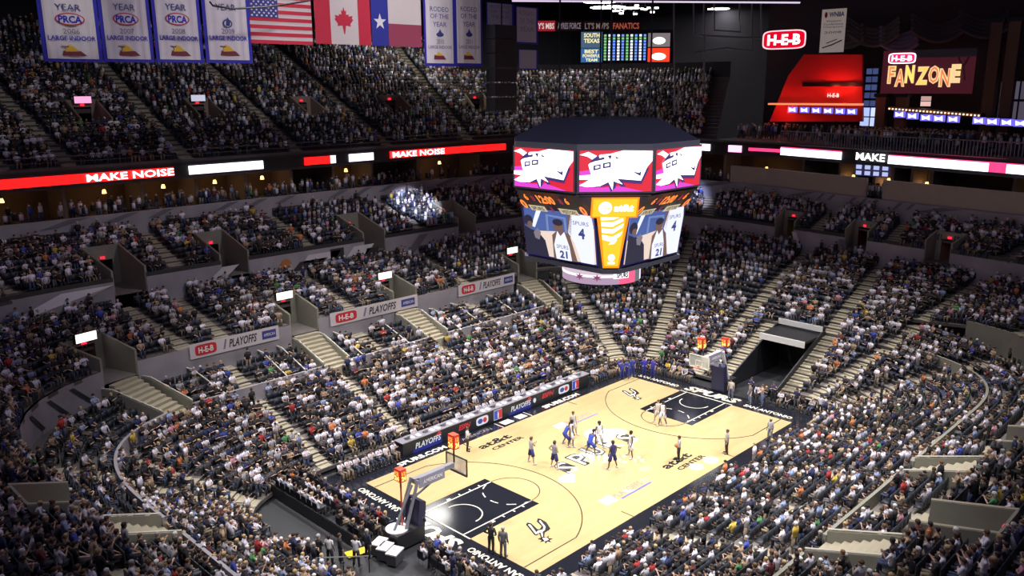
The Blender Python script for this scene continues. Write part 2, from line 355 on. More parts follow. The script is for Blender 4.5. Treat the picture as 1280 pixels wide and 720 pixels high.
# printed shapes on the walls between the blocks
def wall_print(k, t, dt, z0, z1, sk, m, off=-.09):
    P = ring(k, [t, t+dt, t+dt+sk, t+sk]); d = (P[1]-P[0])[:2]; d /= np.linalg.norm(d); nn = np.array([d[1], -d[0]])*(-off)
    return [np.array([*(P[0][:2]+nn), P[0][2]+z0]), np.array([*(P[1][:2]+nn), P[1][2]+z0]), np.array([*(P[2][:2]+nn), P[2][2]+z1]), np.array([*(P[3][:2]+nn), P[3][2]+z1])]
SG = mat('stripe_grey', (.16, .15, .18), .7); SD = mat('print_black', (.03, .03, .04), .6); SWH = mat('print_white', (.6, .58, .6), .6)
for i, (k, t, dt, z0, z1, sk, m_) in enumerate([(3, .06+.0, .05, -.9, .9, .08, SWH), (3, .36, .10, -.6, .2, .03, SD), (3, .40, .12, .0, .7, .02, SWH), (3, .50, .05, -.8, .9, .0, SD), (3, .56, .08, -.1, .8, .03, SWH), (3, .62, .05, -.7, .4, .02, SD), (3, -.35, .10, -.8, .9, .12, SWH), (3, -.6, .06, -.8, .9, .1, SG), (3, .8, .04, -.8, .9, .06, SG), (3, 2.1, .05, -.8, .9, -.06, SWH), (3, 2.55, .05, -.8, .9, -.06, SG),
                                             (2, -.52, .012, -.9, .6, -.05, SD), (2, -.44, .012, -.9, .6, -.05, SD), (2, -.37, .012, -.9, .6, -.05, SD), (1, -.22, .02, -.4, .35, -.04, SG), (1, -.12, .02, -.4, .35, -.04, SG)]):
    tag(obj('wall_stripe', MB().add(wall_print(k, t, dt, z0, z1, sk, m_, -.32 if k == 1 else -.13), [(0, 1, 2, 3)]), m_), '%s printed shape on the pale %s wall, %s along it' % ('dark' if m_ is SD else 'white' if m_ is SWH else 'grey', {1: 'club box', 2: 'box rear', 3: 'cross aisle'}[k], ordw(i+1)), 'wall graphic')
pb = ring(3, [.34])[0]; tag(obj('wall_ball_print', MB().prism([(pb[0]+.55*math.cos(a_), pb[1]-.2, pb[2]+.15+.55*math.sin(a_)) for a_ in np.linspace(0, 2*math.pi, 20, False)], (0, .02, 0)), mat('print_orange', (.45, .17, .05), .6)), 'round orange basketball picture on the pale cross aisle wall', 'wall graphic')

# ------------------------------------------------------------------ tunnels
def offs(P, n, d): return np.array([P[0]+n[0]*d, P[1]+n[1]*d, P[2]])
EXITS = []
def build_tunnel(tn, floor_dz, height, m, label, cat='tunnel', sign=None, dark=True):
    sec = tn['sec']; a, b, n, lift, _ = SECT[sec]; j0, j1 = tn['j0'], tn['j1']
    A = ring(a, [tn['t0'], tn['t1']]); zf = A[0, 2]+floor_dz if sec != 'U' else srow('U', np.array([tn['t0']]), j0)[0, 2]-.1
    root = thing('entrance_tunnel', (*(A.mean(0)[:2]), zf), label, None, None, 'structure')
    J = list(range(j0, j1+1))
    for side, t in (('a', tn['t0']), ('b', tn['t1'])):
        tt = np.array([t]); prof = [srow(sec, tt, j)[0] for j in J]; o_ = srow(sec, np.array([tn['t']]), j0)[0]
        w = (prof[0]-o_); w[2] = 0; w /= np.linalg.norm(w); w *= .09
        low = [np.array([p[0], p[1], zf-.1]) for p in (prof[0], prof[-1])]
        top = [np.array([p[0], p[1], p[2]+.85]) for p in prof]
        poly = [low[0]]+top+[low[1]]
        mb = MB().prism([p-w for p in poly], w*2); obj('side_wall', mb, m, root)
        # pale coping
        c = MB()
        for p, q in zip(top[:-1], top[1:]): c.tube([p+(0, 0, .03), q+(0, 0, .03)], .06, 4)
        obj('coping', c, CONC_L, root)
    pa = srow(sec, np.array([tn['t0']]), j1)[0]; pb = srow(sec, np.array([tn['t1']]), j1)[0]; f0 = srow(sec, np.array([tn['t0']]), j0)[0]; f1 = srow(sec, np.array([tn['t1']]), j0)[0]
    dw = pb-pa; dw[2] = 0; L = np.linalg.norm(dw); e = dw/L; inn = (f0-pa); inn[2] = 0; inn /= np.linalg.norm(inn)
    ztop = pa[2]+.85; P = lambda u, z, d=0.: np.array([*(pa+dw*u)[:2], z])+inn*d
    dh = min(height, ztop-zf-.25)
    back = MB()
    for (u0, u1, z0, z1) in ((0, .22, zf, ztop), (.78, 1, zf, ztop), (.22, .78, zf+dh, ztop)):
        back.prism([P(u0, z0), P(u1, z0), P(u1, z1), P(u0, z1)], inn*.12)
    obj('portal_wall', back, m, root)
    obj('tunnel_floor', MB().prism([(*f0[:2], zf-.05), (*f1[:2], zf-.05), P(1, zf-.05, -3), P(0, zf-.05, -3)], (0, 0, .05)), CONC, root)
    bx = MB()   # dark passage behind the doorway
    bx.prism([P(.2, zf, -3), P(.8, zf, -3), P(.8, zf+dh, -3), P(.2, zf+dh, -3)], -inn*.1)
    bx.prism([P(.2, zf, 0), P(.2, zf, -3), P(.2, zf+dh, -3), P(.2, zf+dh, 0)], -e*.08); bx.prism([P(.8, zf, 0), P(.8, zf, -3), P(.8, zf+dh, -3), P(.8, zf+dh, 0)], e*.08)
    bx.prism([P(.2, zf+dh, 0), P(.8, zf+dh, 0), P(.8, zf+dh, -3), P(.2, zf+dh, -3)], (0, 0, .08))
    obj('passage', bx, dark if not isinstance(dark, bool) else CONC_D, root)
    zs = zf+dh+.1
    ex = MB().prism([P(.44, zs, .16), P(.56, zs, .16), P(.56, zs+.2, .16), P(.44, zs+.2, .16)], inn*.08)
    obj('exit_sign', ex, E((1, .02, .05), 1.6), root)
    if sign:
        c = P(.5, zs+.25, .3); pn = thing('section_sign', c, sign[0], 'sign', 'lit section signs')
        w_, h_ = 1.5, .62
        obj('sign_case', MB().prism([c-e*(w_/2+.05)-(0, 0, .04), c+e*(w_/2+.05)-(0, 0, .04), c+e*(w_/2+.05)+(0, 0, h_+.04), c-e*(w_/2+.05)+(0, 0, h_+.04)], inn*.18), BLACKM, pn)
        c2 = c+inn*.19
        obj('lit_face', MB().prism([c2-e*w_/2, c2+e*w_/2, c2+e*w_/2+(0, 0, h_), c2-e*w_/2+(0, 0, h_)], inn*.02), E(*sign[1]), pn)
        del pn['group']
    return root, zf
spot_txt = ['beside the bottom-left stairs', 'left of the banner with dark playoffs lettering in the middle', 'right of the middle playoffs banner', 'near the hanging scoreboard']
for i, tn in enumerate(lowT):
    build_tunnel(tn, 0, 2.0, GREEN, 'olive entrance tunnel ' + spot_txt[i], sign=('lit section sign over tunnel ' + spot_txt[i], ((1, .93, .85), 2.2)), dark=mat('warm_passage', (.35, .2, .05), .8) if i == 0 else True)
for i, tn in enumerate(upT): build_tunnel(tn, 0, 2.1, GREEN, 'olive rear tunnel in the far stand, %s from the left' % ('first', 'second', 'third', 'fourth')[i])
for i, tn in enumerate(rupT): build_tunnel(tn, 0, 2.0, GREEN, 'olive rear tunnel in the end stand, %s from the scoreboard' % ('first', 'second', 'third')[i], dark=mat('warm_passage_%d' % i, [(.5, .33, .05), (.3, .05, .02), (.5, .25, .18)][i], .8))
for i, tn in enumerate(nearT): build_tunnel(tn, 0, 2.0, GREEN, 'olive entrance tunnel of the near stand, ' + ('at the bottom right', 'beyond the walkway on the right', 'at the bottom left')[i])
DEC = [('small lit screen showing pink and white over the leftmost upper deck tunnel', ((.85, .35, .6), 1.3)), ('small pale lit sign over the second upper deck tunnel', ((.7, .7, .9), .8)), None, None, None]
for i, tn in enumerate(decT): build_tunnel(tn, 0, 1.9, mat('upper_tunnel_wall', (.28, .22, .17), .8), 'upper deck tunnel, %s from the left' % ('first', 'second', 'third', 'fourth', 'fifth')[i], sign=DEC[i])
# players' tunnel through the end stand
tn = court_tun
rt_ = thing('entrance_tunnel', ring(0, [tn['t']])[0], 'dark tunnel opening through the end stand behind the far basket', None, None, 'structure')
for t, sgn in ((tn['t0'], -1), (tn['t1'], 1)):
    pr = [srow('A', np.array([t]), j)[0] for j in range(0, 12)]
    poly = [np.array([*pr[0][:2], 0.])]+[p+(0, 0, .5) for p in pr]+[np.array([*pr[-1][:2], 0.])]
    w = srow('A', np.array([t]), 5)[0]-srow('A', np.array([tn['t']]), 5)[0]; w[2] = 0; w /= np.linalg.norm(w); obj('side_wall', MB().prism(poly, w*.12), BLACK, rt_)
pa, pb = ring(1, [tn['t0'], tn['t1']]); obj('back_curtain', MB().prism([(pa[0], pa[1], 0), (pb[0], pb[1], 0), (pb[0], pb[1], 4.2), (pa[0], pa[1], 4.2)], (.15, 0, 0)), BLACK, rt_)
p = [srow('A', np.array([t]), j)[0] for j, t in ((6.2, tn['t0']), (6.2, tn['t1']), (11, tn['t1']), (11, tn['t0']))]
obj('tunnel_roof', MB().prism([(*q[:2], 3.6) for q in p], (0, 0, .2)), BLACK, rt_)
obj('roof_edge', MB().prism([(p[0][0]-.05, p[0][1], 3.3), (p[1][0]-.05, p[1][1], 3.3), (p[1][0]-.05, p[1][1], 3.85), (p[0][0]-.05, p[0][1], 3.85)], (-.1, 0, 0)), WHITE, rt_)
obj('roof_edge', MB().prism([(p[2][0]-.4, p[2][1], 4.0), (p[3][0]-.4, p[3][1], 4.0), (p[3][0]-.4, p[3][1], 4.5), (p[2][0]-.4, p[2][1], 4.5)], (-.1, 0, 0)), WHITE, rt_)
# trench stairs through the club boxes (under each lower tunnel)
trench_lbl = ['beside the bottom-left stairs', 'left of the middle playoffs banner', 'right of the middle playoffs banner', 'below the hanging scoreboard', 'at the bottom right', 'along the walkway on the right', 'at the bottom left']
unit = bpy.data.meshes.new('step'); ub = MB().box((0, 0, 0), (1, 1, 1)); unit.from_pydata(ub.v, [], ub.f); unit.materials.append(CONC_L)
def unit_box(name, c, d, rz, parent, mesh=unit):
    o = bpy.data.objects.new(name, mesh); link(o, parent); o.location = c; o.scale = d; o.rotation_euler = (0, 0, rz); return o
for i, tn in enumerate(boxT):
    r0 = ring(1, [tn['t']])[0]; r1 = ring(2, [tn['t']])[0]
    root = thing('trench_stairs', r0, 'concrete stairs between low walls ' + trench_lbl[i], None, None, 'structure')
    for t in (tn['t0'], tn['t1']):
        pr = [srow('C', np.array([t]), j)[0] for j in range(0, 6)]; w = pr[2]-srow('C', np.array([tn['t']]), 2)[0]; w[2] = 0; w /= np.linalg.norm(w)
        poly = [pr[0]-(0, 0, .8)]+[p+(0, 0, .95) for p in pr]+[pr[-1]-(0, 0, .5)]
        obj('side_wall', MB().prism([q+w*.02 for q in poly], w*.14), GREEN, root)
        obj('handrail', MB().tube([p+w*.1+(0, 0, 1.05) for p in pr], .05, 5), mat('pale_rail', (.6, .57, .48), .5), root)
    for j in range(10):
        s = (j+.5)/10; c = r0+(r1-r0)*s; d = r1-r0
        unit_box('step', (c[0], c[1], r0[2]+(r1[2]-r0[2])*s-.5), (np.linalg.norm(d[:2])/10, tn['w']*.98, 1.0), math.atan2(d[1], d[0]), root)
# aisle stairs, every step its own piece
cnt = 0
for sec, t, w in AIS:
    a, b, n, lift, _ = SECT[sec]; T = np.array([t]); mid = srow(sec, T, n/2)
    pj = project(mid)[0]
    if not (-120 < pj[0] < 1400 and -60 < pj[1] < 800 and pj[2] > 0): continue
    nm = {'A': 'lowest seats', 'C': 'club boxes', 'B1': 'middle seats', 'B2': 'rear seats', 'U': 'upper deck'}[sec]
    root = thing('aisle_stairs', srow(sec, T, 0)[0], 'stairs through the %s at %s' % (nm, 'x %.0f' % 0 if False else 'the stand'), None, None, 'structure')
    root['label'] = 'concrete aisle stairs through the ' + nm
    for j in range(n):
        if blocked(sec, t, j): continue
        p = srow(sec, T, j)[0]; q = srow(sec, T, j+1)[0]; d = (q-p); L = np.linalg.norm(d[:2]); rz = math.atan2(d[1], d[0]); dz = max(.15, q[2]-p[2])
        nx = (q+p)/2; unit_box('step', (nx[0]-d[0]/L*0, nx[1], p[2]+.02), (L*.99, w, .04), rz, root)
        f = p+(q-p)*.8; unit_box('step', (f[0], f[1], p[2]+dz/4+.02), (L*.38, w, dz/2), rz, root)

# club box dividing rails, front rails
RAILM = mat('pale_rail', (.6, .57, .48), .5)
for i, (x, lab) in enumerate(((-17.6, 'first'), (-12.6, 'second'), (-10.9, 'third'), (-5.6, 'fourth'), (-.9, 'fifth'), (5.0, 'sixth'), (7.6, 'seventh'), (12.3, 'eighth'))):
    t = tfind(1, x, 19.7); pr = [srow('C', np.array([t]), j)[0] for j in range(0, 6)]
    root = thing('box_divider_rail', pr[0], 'slanting pale divider rail in the far club boxes, %s from the left' % lab, 'rail', None)
    obj('top_rail', MB().tube([p+(0, 0, .75) for p in pr], .055, 5), RAILM, root)
    for p in pr[::2]: obj('post', MB().tube([p, p+(0, 0, .75)], .035, 5), RAILM, root)
    obj('divider_panel', MB().prism([pr[0]+(0, 0, .05), pr[-1]+(0, 0, .05), pr[-1]+(0, 0, .7), pr[0]+(0, 0, .7)], (.03, 0, 0)), CONC_D, root)
def ring_rail(name, k, tA, tB, z, m, label, h=.9, off=0.):
    ts = np.arange(tA, tB+.001, .1); P = ring(k, ts)
    root = thing(name, P[0], label, 'rail')
    obj('top_rail', MB().tube([p+(0, off, z+h) for p in P], .04, 5), m, root); obj('mid_rail', MB().tube([p+(0, off, z+h*.5) for p in P], .025, 4), m, root)
    for p in P[::2]: obj('post', MB().tube([p+(0, off, z), p+(0, off, z+h)], .03, 4), m, root)
ring_rail('guard_rail', 5, -1.4, 1.75, 1.4, mat('dull_rail', (.12, .11, .12), .5), 'dull guard rail along the front of the far upper deck')

# ------------------------------------------------------------------ suites, ribbon boards, shell
def side_of(t): return 'far' if t < 1.4 else 'end'
suite = thing('suite_level', ring(5, [.5])[0], 'dim suite level under the ribbon boards', None, None, 'structure')
def band(name, k, tA, tB, o0, o1, z0, z1, m, parent, dt=.05):
    """strip between offsets o0,o1 outward from ring k at heights z0,z1 (offset from ring z)"""
    ts = np.arange(tA, tB+1e-6, dt); P = ring(k, ts); d = np.gradient(P[:, :2], axis=0); d /= np.linalg.norm(d, axis=1)[:, None]; nr = np.stack([-d[:, 1], d[:, 0]], 1)
    V = []
    for i, p in enumerate(P):
        a = p[:2]+nr[i]*o0; b = p[:2]+nr[i]*o1; V += [(a[0], a[1], p[2]+z0), (b[0], b[1], p[2]+z1)]
    F = [(2*i, 2*i+1, 2*i+3, 2*i+2) for i in range(len(P)-1)]
    return obj(name, MB().add(V, F), m, parent)
band('suite_floor', 4, -1.5, 3.5, .1, 9, .3, .3, CONC_D, suite)
band('suite_back_wall', 4, -1.5, 3.5, 6.0, 6.0, .3, 4.6, mat('suite_wall_tan', (.17, .11, .065), .8, noise=.3, nscale=.5), suite)
band('suite_ceiling', 5, -1.5, 3.5, -.0, 9, .8, .8, CONC_D, suite)
band('deck_front', 5, -1.5, 3.5, .05, .05, -.35, 1.5, mat('deck_fascia', (.03, .03, .04), .6), suite)
SU = [(-.95, 1.35, .115)]
k_ = 0
for t in np.arange(-.95, 3.4, .17):
    if 1.3 < t < 1.75: continue
    P = ring(4, [t-.001, t+.001]); d = (P[1]-P[0])[:2]; d /= np.linalg.norm(d); nr = np.array([-d[1], d[0]]); p = P[0]
    a = p[:2]+nr*2.2; b = p[:2]+nr*6
    obj('partition', MB().prism([(*a, p[2]+.3), (*b, p[2]+.3), (*b, 17.4), (*a, 17.4)], (d[0]*.3, d[1]*.3, 0)), mat('partition_tan', (.22, .17, .13), .8), suite)
    if k_ % 2 == 0 or t < .4:
        t2 = t+.085; q = ring(4, [t2])[0]; c = q[:2]+nr*3.4
        lamp = thing('suite_lamp', (*c, q[2]+2.35), 'small warm lamp glowing in a suite window, %s from the left' % ordw(k_+1), 'lamp', 'warm suite lamps')
        obj('bulb_globe', MB().disc((*c, q[2]+2.2), .2, .34, 10, .12), E((1, .5, .12), 5), lamp)
        obj('cord', MB().tube([(*c, q[2]+2.5), (*c, 17.9)], .02, 4), BLACKM, lamp)
        light('POINT', 'suite_glow', (*c, q[2]+2.0), None, 26, (1, .6, .32), .2)
    k_ += 1
# beige parapets of the end suites
for (u0, v0, u1, v1, lab) in ((912, 224, 1083, 243, 'left'), (1125, 247, 1290, 268, 'right')):
    a = onX(u0, v0, 43.2+.25*10); b = onX(u1, v1, 43.2 if u1 < 1200 else 40.2)
    ta, tb = tfind(4, a[0], a[1]), tfind(4, b[0], b[1])
    curtain_wall('suite_parapet', 4, ta, tb, .76, 2.7, BEIGE, th=.3, off=.3, label='beige parapet below the end suites, %s one' % lab)
# ribbon boards
def ribbon(k, u0, u1, m, z0=.0, z1=.78, label=None, name='ribbon_screen', par=None, side='L'):
    f = (lambda u: onY(u, 200, 41.2)) if side == 'L' else (lambda u: onX(u, 200, 43.6))
    T = np.arange(-1.5, 1.3, .002) if side == 'L' else np.arange(1.2, 3.6, .002); pp = project(ring(5, T)); ta, tb = [float(T[np.argmin(abs(pp[:, 0]-u))]) for u in (u0, u1)]
    ts = np.linspace(ta, tb, max(2, int(abs(tb-ta)/.01)+1)); P = ring(5, ts); d = np.gradient(P[:, :2], axis=0); d /= np.linalg.norm(d, axis=1)[:, None]; nr = np.stack([-d[:, 1], d[:, 0]], 1)
    V = []
    for i, p in enumerate(P):
        a = p[:2]-nr[i]*.2; b = p[:2]-nr[i]*.06; V += [(a[0], a[1], p[2]+z0), (b[0], b[1], p[2]+z0), (b[0], b[1], p[2]+z1), (a[0], a[1], p[2]+z1)]
    F = [(4*i+e, 4*i+(e+1) % 4, 4*i+4+(e+1) % 4, 4*i+4+e) for i in range(len(P)-1) for e in range(4)]+[(0, 3, 2, 1), tuple(4*(len(P)-1)+e for e in range(4))]
    return obj(name, MB().add(V, F), m, par), P[0], P[-1]
curtain_wall('ribbon_backing', 5, -1.5, 3.5, -.1, .95, BLACK, th=.1, off=-.05, label='black backing of the ribbon boards')
RR, RW, RP = E((1, .01, .01), 1.6), E((.95, .9, 1), 2.4), E((1, .05, .2), 1.5)
def rb(lab): return thing('ribbon_board', ring(5, [.4])[0], lab, 'led ribbon board')
r = rb('long red ribbon board reading MAKE NOISE on the far left')
o, p0, p1 = ribbon(5, -60, 217, RR, par=r)
def rtext(s, u0, u1, par, side='L', zz=(.08, .7), m=None):
    T = np.arange(-1.5, 1.3, .002) if side == 'L' else np.arange(1.2, 3.6, .002); pp = project(ring(5, T)); a, b = [ring(5, [float(T[np.argmin(abs(pp[:, 0]-u))])])[0] for u in (u0, u1)]
    d = b-a; d /= np.linalg.norm(d); nn = np.cross(d, [0, 0, 1]); a = a+nn*.3; b = b+nn*.3
    d = b-a; d[2] = 0; L = np.linalg.norm(d)
    pn = Panel((a[0], a[1], 17.45), d/L, (0, 0, 1), L, .78, par); pn.text(s, 0, zz[0]/.78, 1, zz[1]/.78, m or E((1, 1, 1), 3.), bold=.02)
rtext('MAKE NOISE', 108, 216, r)
r = rb('white ribbon board segment between the two far red boards'); ribbon(5, 236, 328, RW, par=r)
r = rb('short red ribbon board segment with a white slanted end'); ribbon(5, 380, 412, RR, par=r); ribbon(5, 412.5, 419, RW, par=r)
r = rb('short white ribbon board segment left of the red board'); ribbon(5, 436, 466, RW, par=r)
r = rb('red ribbon board reading MAKE NOISE behind the hanging scoreboard'); ribbon(5, 487, 645, RR, par=r); rtext('MAKE NOISE', 489, 554, r)
r = rb('short white ribbon board segment just right of the scoreboard'); ribbon(5, 858, 888, RW, par=r, side='R')
r = rb('small pink ribbon board segment right of the scoreboard'); ribbon(5, 911, 927, E((1, .4, .7), 2.2), par=r, side='R')
r = rb('long white ribbon board on the end stand with a thin tail'); ribbon(5, 936, 976, RP, .25, .6, par=r, side='R'); ribbon(5, 976.5, 1052, RW, par=r, side='R'); ribbon(5, 976.5, 1052, RP, .79, .9, par=r, side='R', name='pink_edge')
r = rb('white ribbon board reading MAKE on the right'); rtext('MAKE', 1072, 1108, r, 'R', (.1, .85)); ribbon(5, 1111, 1236, RW, par=r, side='R'); ribbon(5, 1236.5, 1258, RP, par=r, side='R'); ribbon(5, 1258.5, 1330, RW, par=r, side='R'); ribbon(5, 1111, 1330, RP, .79, .88, par=r, side='R', name='pink_edge')
r = thing('suite_screen', onX(1070, 213, 44.6), 'bluish lit window with white panels under the MAKE board', 'screen')
pn = Panel(onX(1068, 219, 44.2), onX(1112, 222, 44.2)-onX(1068, 219, 44.2), (0, 0, 1), np.linalg.norm(onX(1112, 222, 44.2)-onX(1068, 219, 44.2)), 1.2, r)
pn.rect(0, 0, 1, 1, E((.02, .02, .08), .8), 'window_pane')
for i in range(8): pn.rect((i % 4)*.25+.04, .08+.5*(i//4), (i % 4)*.25+.2, .42+.5*(i//4), E((.5, .55, .9), 1.0), 'lit_pane')

# shell
def wallbox(name, c, d, m): o = obj(name, MB().box(c, d), m); o['kind'] = 'structure'; return o
wallbox('floor', (8, 8, -.35), (170, 170, .5), DARKFLOOR)
wallbox('wall_far', (5, 80, 22), (180, .6, 46), WALLD); wallbox('wall_end', (90, 5, 22), (.6, 150, 46), WALLD)
wallbox('ceiling', (8, 8, 46.5), (170, 170, .4), ROOF)
tr = thing('roof_truss', (10, 40, 44), 'dark steel roof trusses above the stands', None, None, 'structure')
for x in range(-40, 90, 13):
    mb = MB(); mb.tube([(x, -30, 45), (x, 79, 45)], .25, 4); mb.tube([(x, -30, 42.6), (x, 79, 42.6)], .2, 4)
    for y in range(-30, 78, 5): mb.tube([(x, y, 42.6), (x, y+2.5, 45)], .09, 4); mb.tube([(x, y+2.5, 45), (x, y+5, 42.6)], .09, 4)
    obj('truss', mb, BLACKM, tr)

tsw = np.linspace(1.3, 1.76, 25); Pw = srow('U', tsw, 19); mbw = MB()
for a_, b_ in zip(Pw[:-1], Pw[1:]): mbw.add([(a_[0], a_[1], a_[2]-1), (b_[0], b_[1], b_[2]-1), (b_[0], b_[1], 28.2), (a_[0], a_[1], 28.2)], [(0, 1, 2, 3)])
o = obj('wall_corner', mbw, WALLD); o['kind'] = 'structure'
# floodlight clusters under the far roof (their reflections lie on the court)
for i, (u, v, rr) in enumerate(((714, 600, 2.1), (738, 597, 1.0), (741, 572, 2.7), (750, 543, 2.9), (774, 538, 1.6), (785, 609, 1.5), (763, 624, .6), (888, 575, 1.3), (870, 583, 1.2), (545, 644, 2.3), (873, 531, 1.8))):
    P = onZ(u, v, 0); d = ray(u, v)*np.array([1, 1, -1]); c = P+d*(37.6/d[2])
    nm = ('leftmost group of', 'small pair in', 'large middle group of', 'widest group of', 'rear group of', 'right group of', 'smallest one of', 'far right group of', 'second from far right of', 'far left group of', 'rearmost group of')[i]
    root = thing('floodlight_cluster', c, 'bright floodlights under the roof, %s the row above the far scoreboard' % nm, 'floodlight', 'roof floodlights')
    obj('housing', MB().disc((c[0], c[1], c[2]+.05), rr*1.03, .5, 20), BLACKM, root); obj('lens', MB().disc(c, rr, .04, 20), E((1, .97, .92), 22), root)
    obj('hanger', MB().tube([(c[0], c[1], c[2]+.5), (c[0], c[1], 46.4)], .08, 5), BLACKM, root)

# ------------------------------------------------------------------ fan zone on the right
fz = thing('fan_zone_deck', (50, -2, 19), 'flat bar deck above the end suites', None, None, 'structure')
obj('deck_floor', MB().box((51.5, -4, 18.8), (14, 46, .2)), CONC_D, fz)
obj('back_wall', MB().box((60.2, -9, 27), (.3, 60, 17)), mat('fan_zone_back', (.045, .035, .05), .8), fz)
rail = thing('deck_railing', (44, -3, 19), 'grey picket railing along the front of the bar deck', 'railing')
P0, P1 = onX(975, 186, 46.), onX(1300, 215, 40.0)
P0[2] = P1[2] = 18.55; dv = P1-P0; n_ = 84
obj('top_rail', MB().tube([P0+(0, 0, 1.55), P1+(0, 0, 1.55)], .06, 5), STEEL, rail)
obj('bottom_rail', MB().tube([P0+(0, 0, .1), P1+(0, 0, .1)], .05, 5), STEEL, rail)
mr = mat('picket_grey', (.2, .2, .27), .5)
for i in range(n_+1):
    p = P0+dv*i/n_; obj('picket', MB().box((p[0], p[1], p[2]+.8), (.07, .07, 1.5)), mr, rail)
# red block with sign
rd = thing('red_bar_booth', onX(1010, 150, 55), 'large red booth wall with slanted side left of the fan zone sign', 'booth')
REDW = mat('booth_red', (.6, .015, .02), .6)
q = [onX(u, v, 55) for u, v in ((962, 152), (1078, 152), (1078, 68), (1005, 68), (985, 95))]
obj('front_wall', MB().prism(q, (.4, 0, 0)), REDW, rd)
q = [onX(u, v, 54.6) for u, v in ((1003, 108), (1078, 108), (1078, 103), (1003, 103))]
obj('dark_beam', MB().prism(q, (.2, 0, 0)), BLACKM, rd)
q = [onX(u, v, 53.8) for u, v in ((960, 131), (1075, 132), (1075, 129.5), (960, 129))]
obj('awning_edge', MB().prism(q, (1., 0, 0)), E((1, .25, .1), 1.2), rd)
o = onX(1031, 124, 54.4); pn = Panel(o, (0, -1, 0), (0, 0, 1), 2.0, .9, rd); pn.oval(.5, .5, .5, .5, RED, 'small_sign', e=4.); pn.text('H-E-B', .15, .25, .85, .75, E((1, .8, .7), 1.2), bold=.03)
for u in (1033, 1052): light('POINT', 'booth_lamp', tuple(onX(u, 109, 53.4)), None, 130, (1, .12, .06), .1)
light('POINT', 'booth_lamp', tuple(onX(975, 138, 52.5)), None, 260, (1, .1, .05), .2)
light('POINT', 'bar_lamp', tuple(onX(1160, 132, 52.5)), None, 60, (1, .6, .3), .2)
def tv(u, v, X, w, lab):
    c = onX(u, v, X); h = w*.56; root = thing('television', c, lab, 'television', 'bar televisions')
    obj('case', MB().box((c[0]+.06, c[1], c[2]), (.1, w+.08, h+.08)), BLACKM, root)
    pn = Panel((c[0], c[1]+w/2, c[2]-h/2), (0, -1, 0), (0, 0, 1), w, h, root); pn.rect(0, 0, 1, 1, E((.15, .12, .75), 1.3), 'screen'); pn.poly([(.15, .15), (.5, .3), (.8, .1), (.75, .9), (.45, .6), (.1, .85)], E((.9, .85, 1), 1.8), 'screen_image')
nms = ['first', 'second', 'third', 'fourth', 'fifth', 'sixth']
for i in range(6): tv(991+i*14.8, 137+i*.5, 53.6, 1.22, 'wall television glowing blue under the red booth, %s from the left' % nms[i])
for i, (u, v) in enumerate(((1125, 143), (1141, 145), (1158, 147), (1174, 148), (1192, 149), (1224, 151), (1241, 152), (1259, 153), (1276, 154))): tv(u, v, 53, 1.25, 'hanging television at the bar below the fan zone sign, %s from the left' % ['first', 'second', 'third', 'fourth', 'fifth', 'sixth', 'seventh', 'eighth', 'rightmost'][i])
# large fan zone sign
sgn = thing('fan_zone_sign', onX(1160, 90, 50), 'large dark red FAN ZONE sign with lit orange letters', 'sign')
a = onX(1100, 117, 50); b = onX(1222, 60, 50); w_ = a[1]-b[1]; h_ = b[2]-a[2]
pn = Panel(a, (0, -1, 0), (0, 0, 1), w_, h_, sgn); pn.rect(0, 0, 1, 1, mat('sign_maroon', (.10, .02, .035), .6, emit=(.12, .015, .03), strength=.35), 'board'); pn.rect(.35, .82, 1, 1, mat('sign_grey', (.08, .07, .1), .6), 'grey_strip')
pn.oval(.215, .82, .155, .125, E((1, .75, .9), 2.2), 'oval_border', e=5.); pn.oval(.215, .82, .14, .1, E((.9, .02, .15), 1.2), 'oval', e=5.); pn.text('H-E-B', .1, .755, .33, .885, E((1, .9, .95), 2.6), bold=.03)
x = .08
for ch, wd, dy, c in (('F', .085, .03, (1, .2, .08)), ('A', .11, -.04, (1, .15, .08)), ('N', .1, .04, (1, .75, .08)), (None, .025, 0, None), ('Z', .13, .0, (1, .55, .1)), ('O', .12, .02, (1, .15, .1)), ('N', .12, -.05, (1, .15, .08)), ('E', .095, .04, (1, .5, .3))):
    if ch:
        pn.k = 6; pn.text(ch, x-.008, .2+dy, x+wd-.002, .62+dy, E((1, .72, .3), 1.0), bold=.07, name='letter_border'); pn.text(ch, x+.008, .225+dy, x+wd-.02, .595+dy, E(c, 1.3), bold=.0, name='letter')
    x += wd
# spur outline emblem at the sign's right
pn.k = 3; pn.polys([[(.80, .85), (.86, .6), (.88, .6), (.82, .87)], [(.92, .87), (.87, .6), (.89, .6), (.95, .84)], [(.87, .6), (.90, .3), (.92, .3), (.89, .6)]], mat('emblem_dim', (.2, .05, .08), .6), 'faint_emblem')
# free-standing lit oval sign
sg2 = thing('oval_sign', onX(980, 49, 49), 'glowing red oval H-E-B sign high above the end stand', 'sign')
a = onX(952.5, 62.5, 49); b = onX(1008.5, 36, 49); w_ = a[1]-b[1]; h_ = b[2]-a[2]
pn = Panel(a, (0, -1, 0), (0, 0, 1), w_, h_, sg2); pn.oval(.5, .5, .5, .5, E((1, .45, .5), 1.8), 'border', 32, 5.); pn.oval(.5, .5, .47, .44, E((.75, .0, .02), 1.1), 'oval_face', 32, 5.); pn.text('H-E-B', .12, .22, .88, .78, E((1, .92, .92), 2.4), bold=.04)
obj('back_box', MB().prism([pn.P(.02, .1, -.4), pn.P(.98, .1, -.4), pn.P(.98, .9, -.4), pn.P(.02, .9, -.4)], pn.n*.4), BLACKM, sg2)
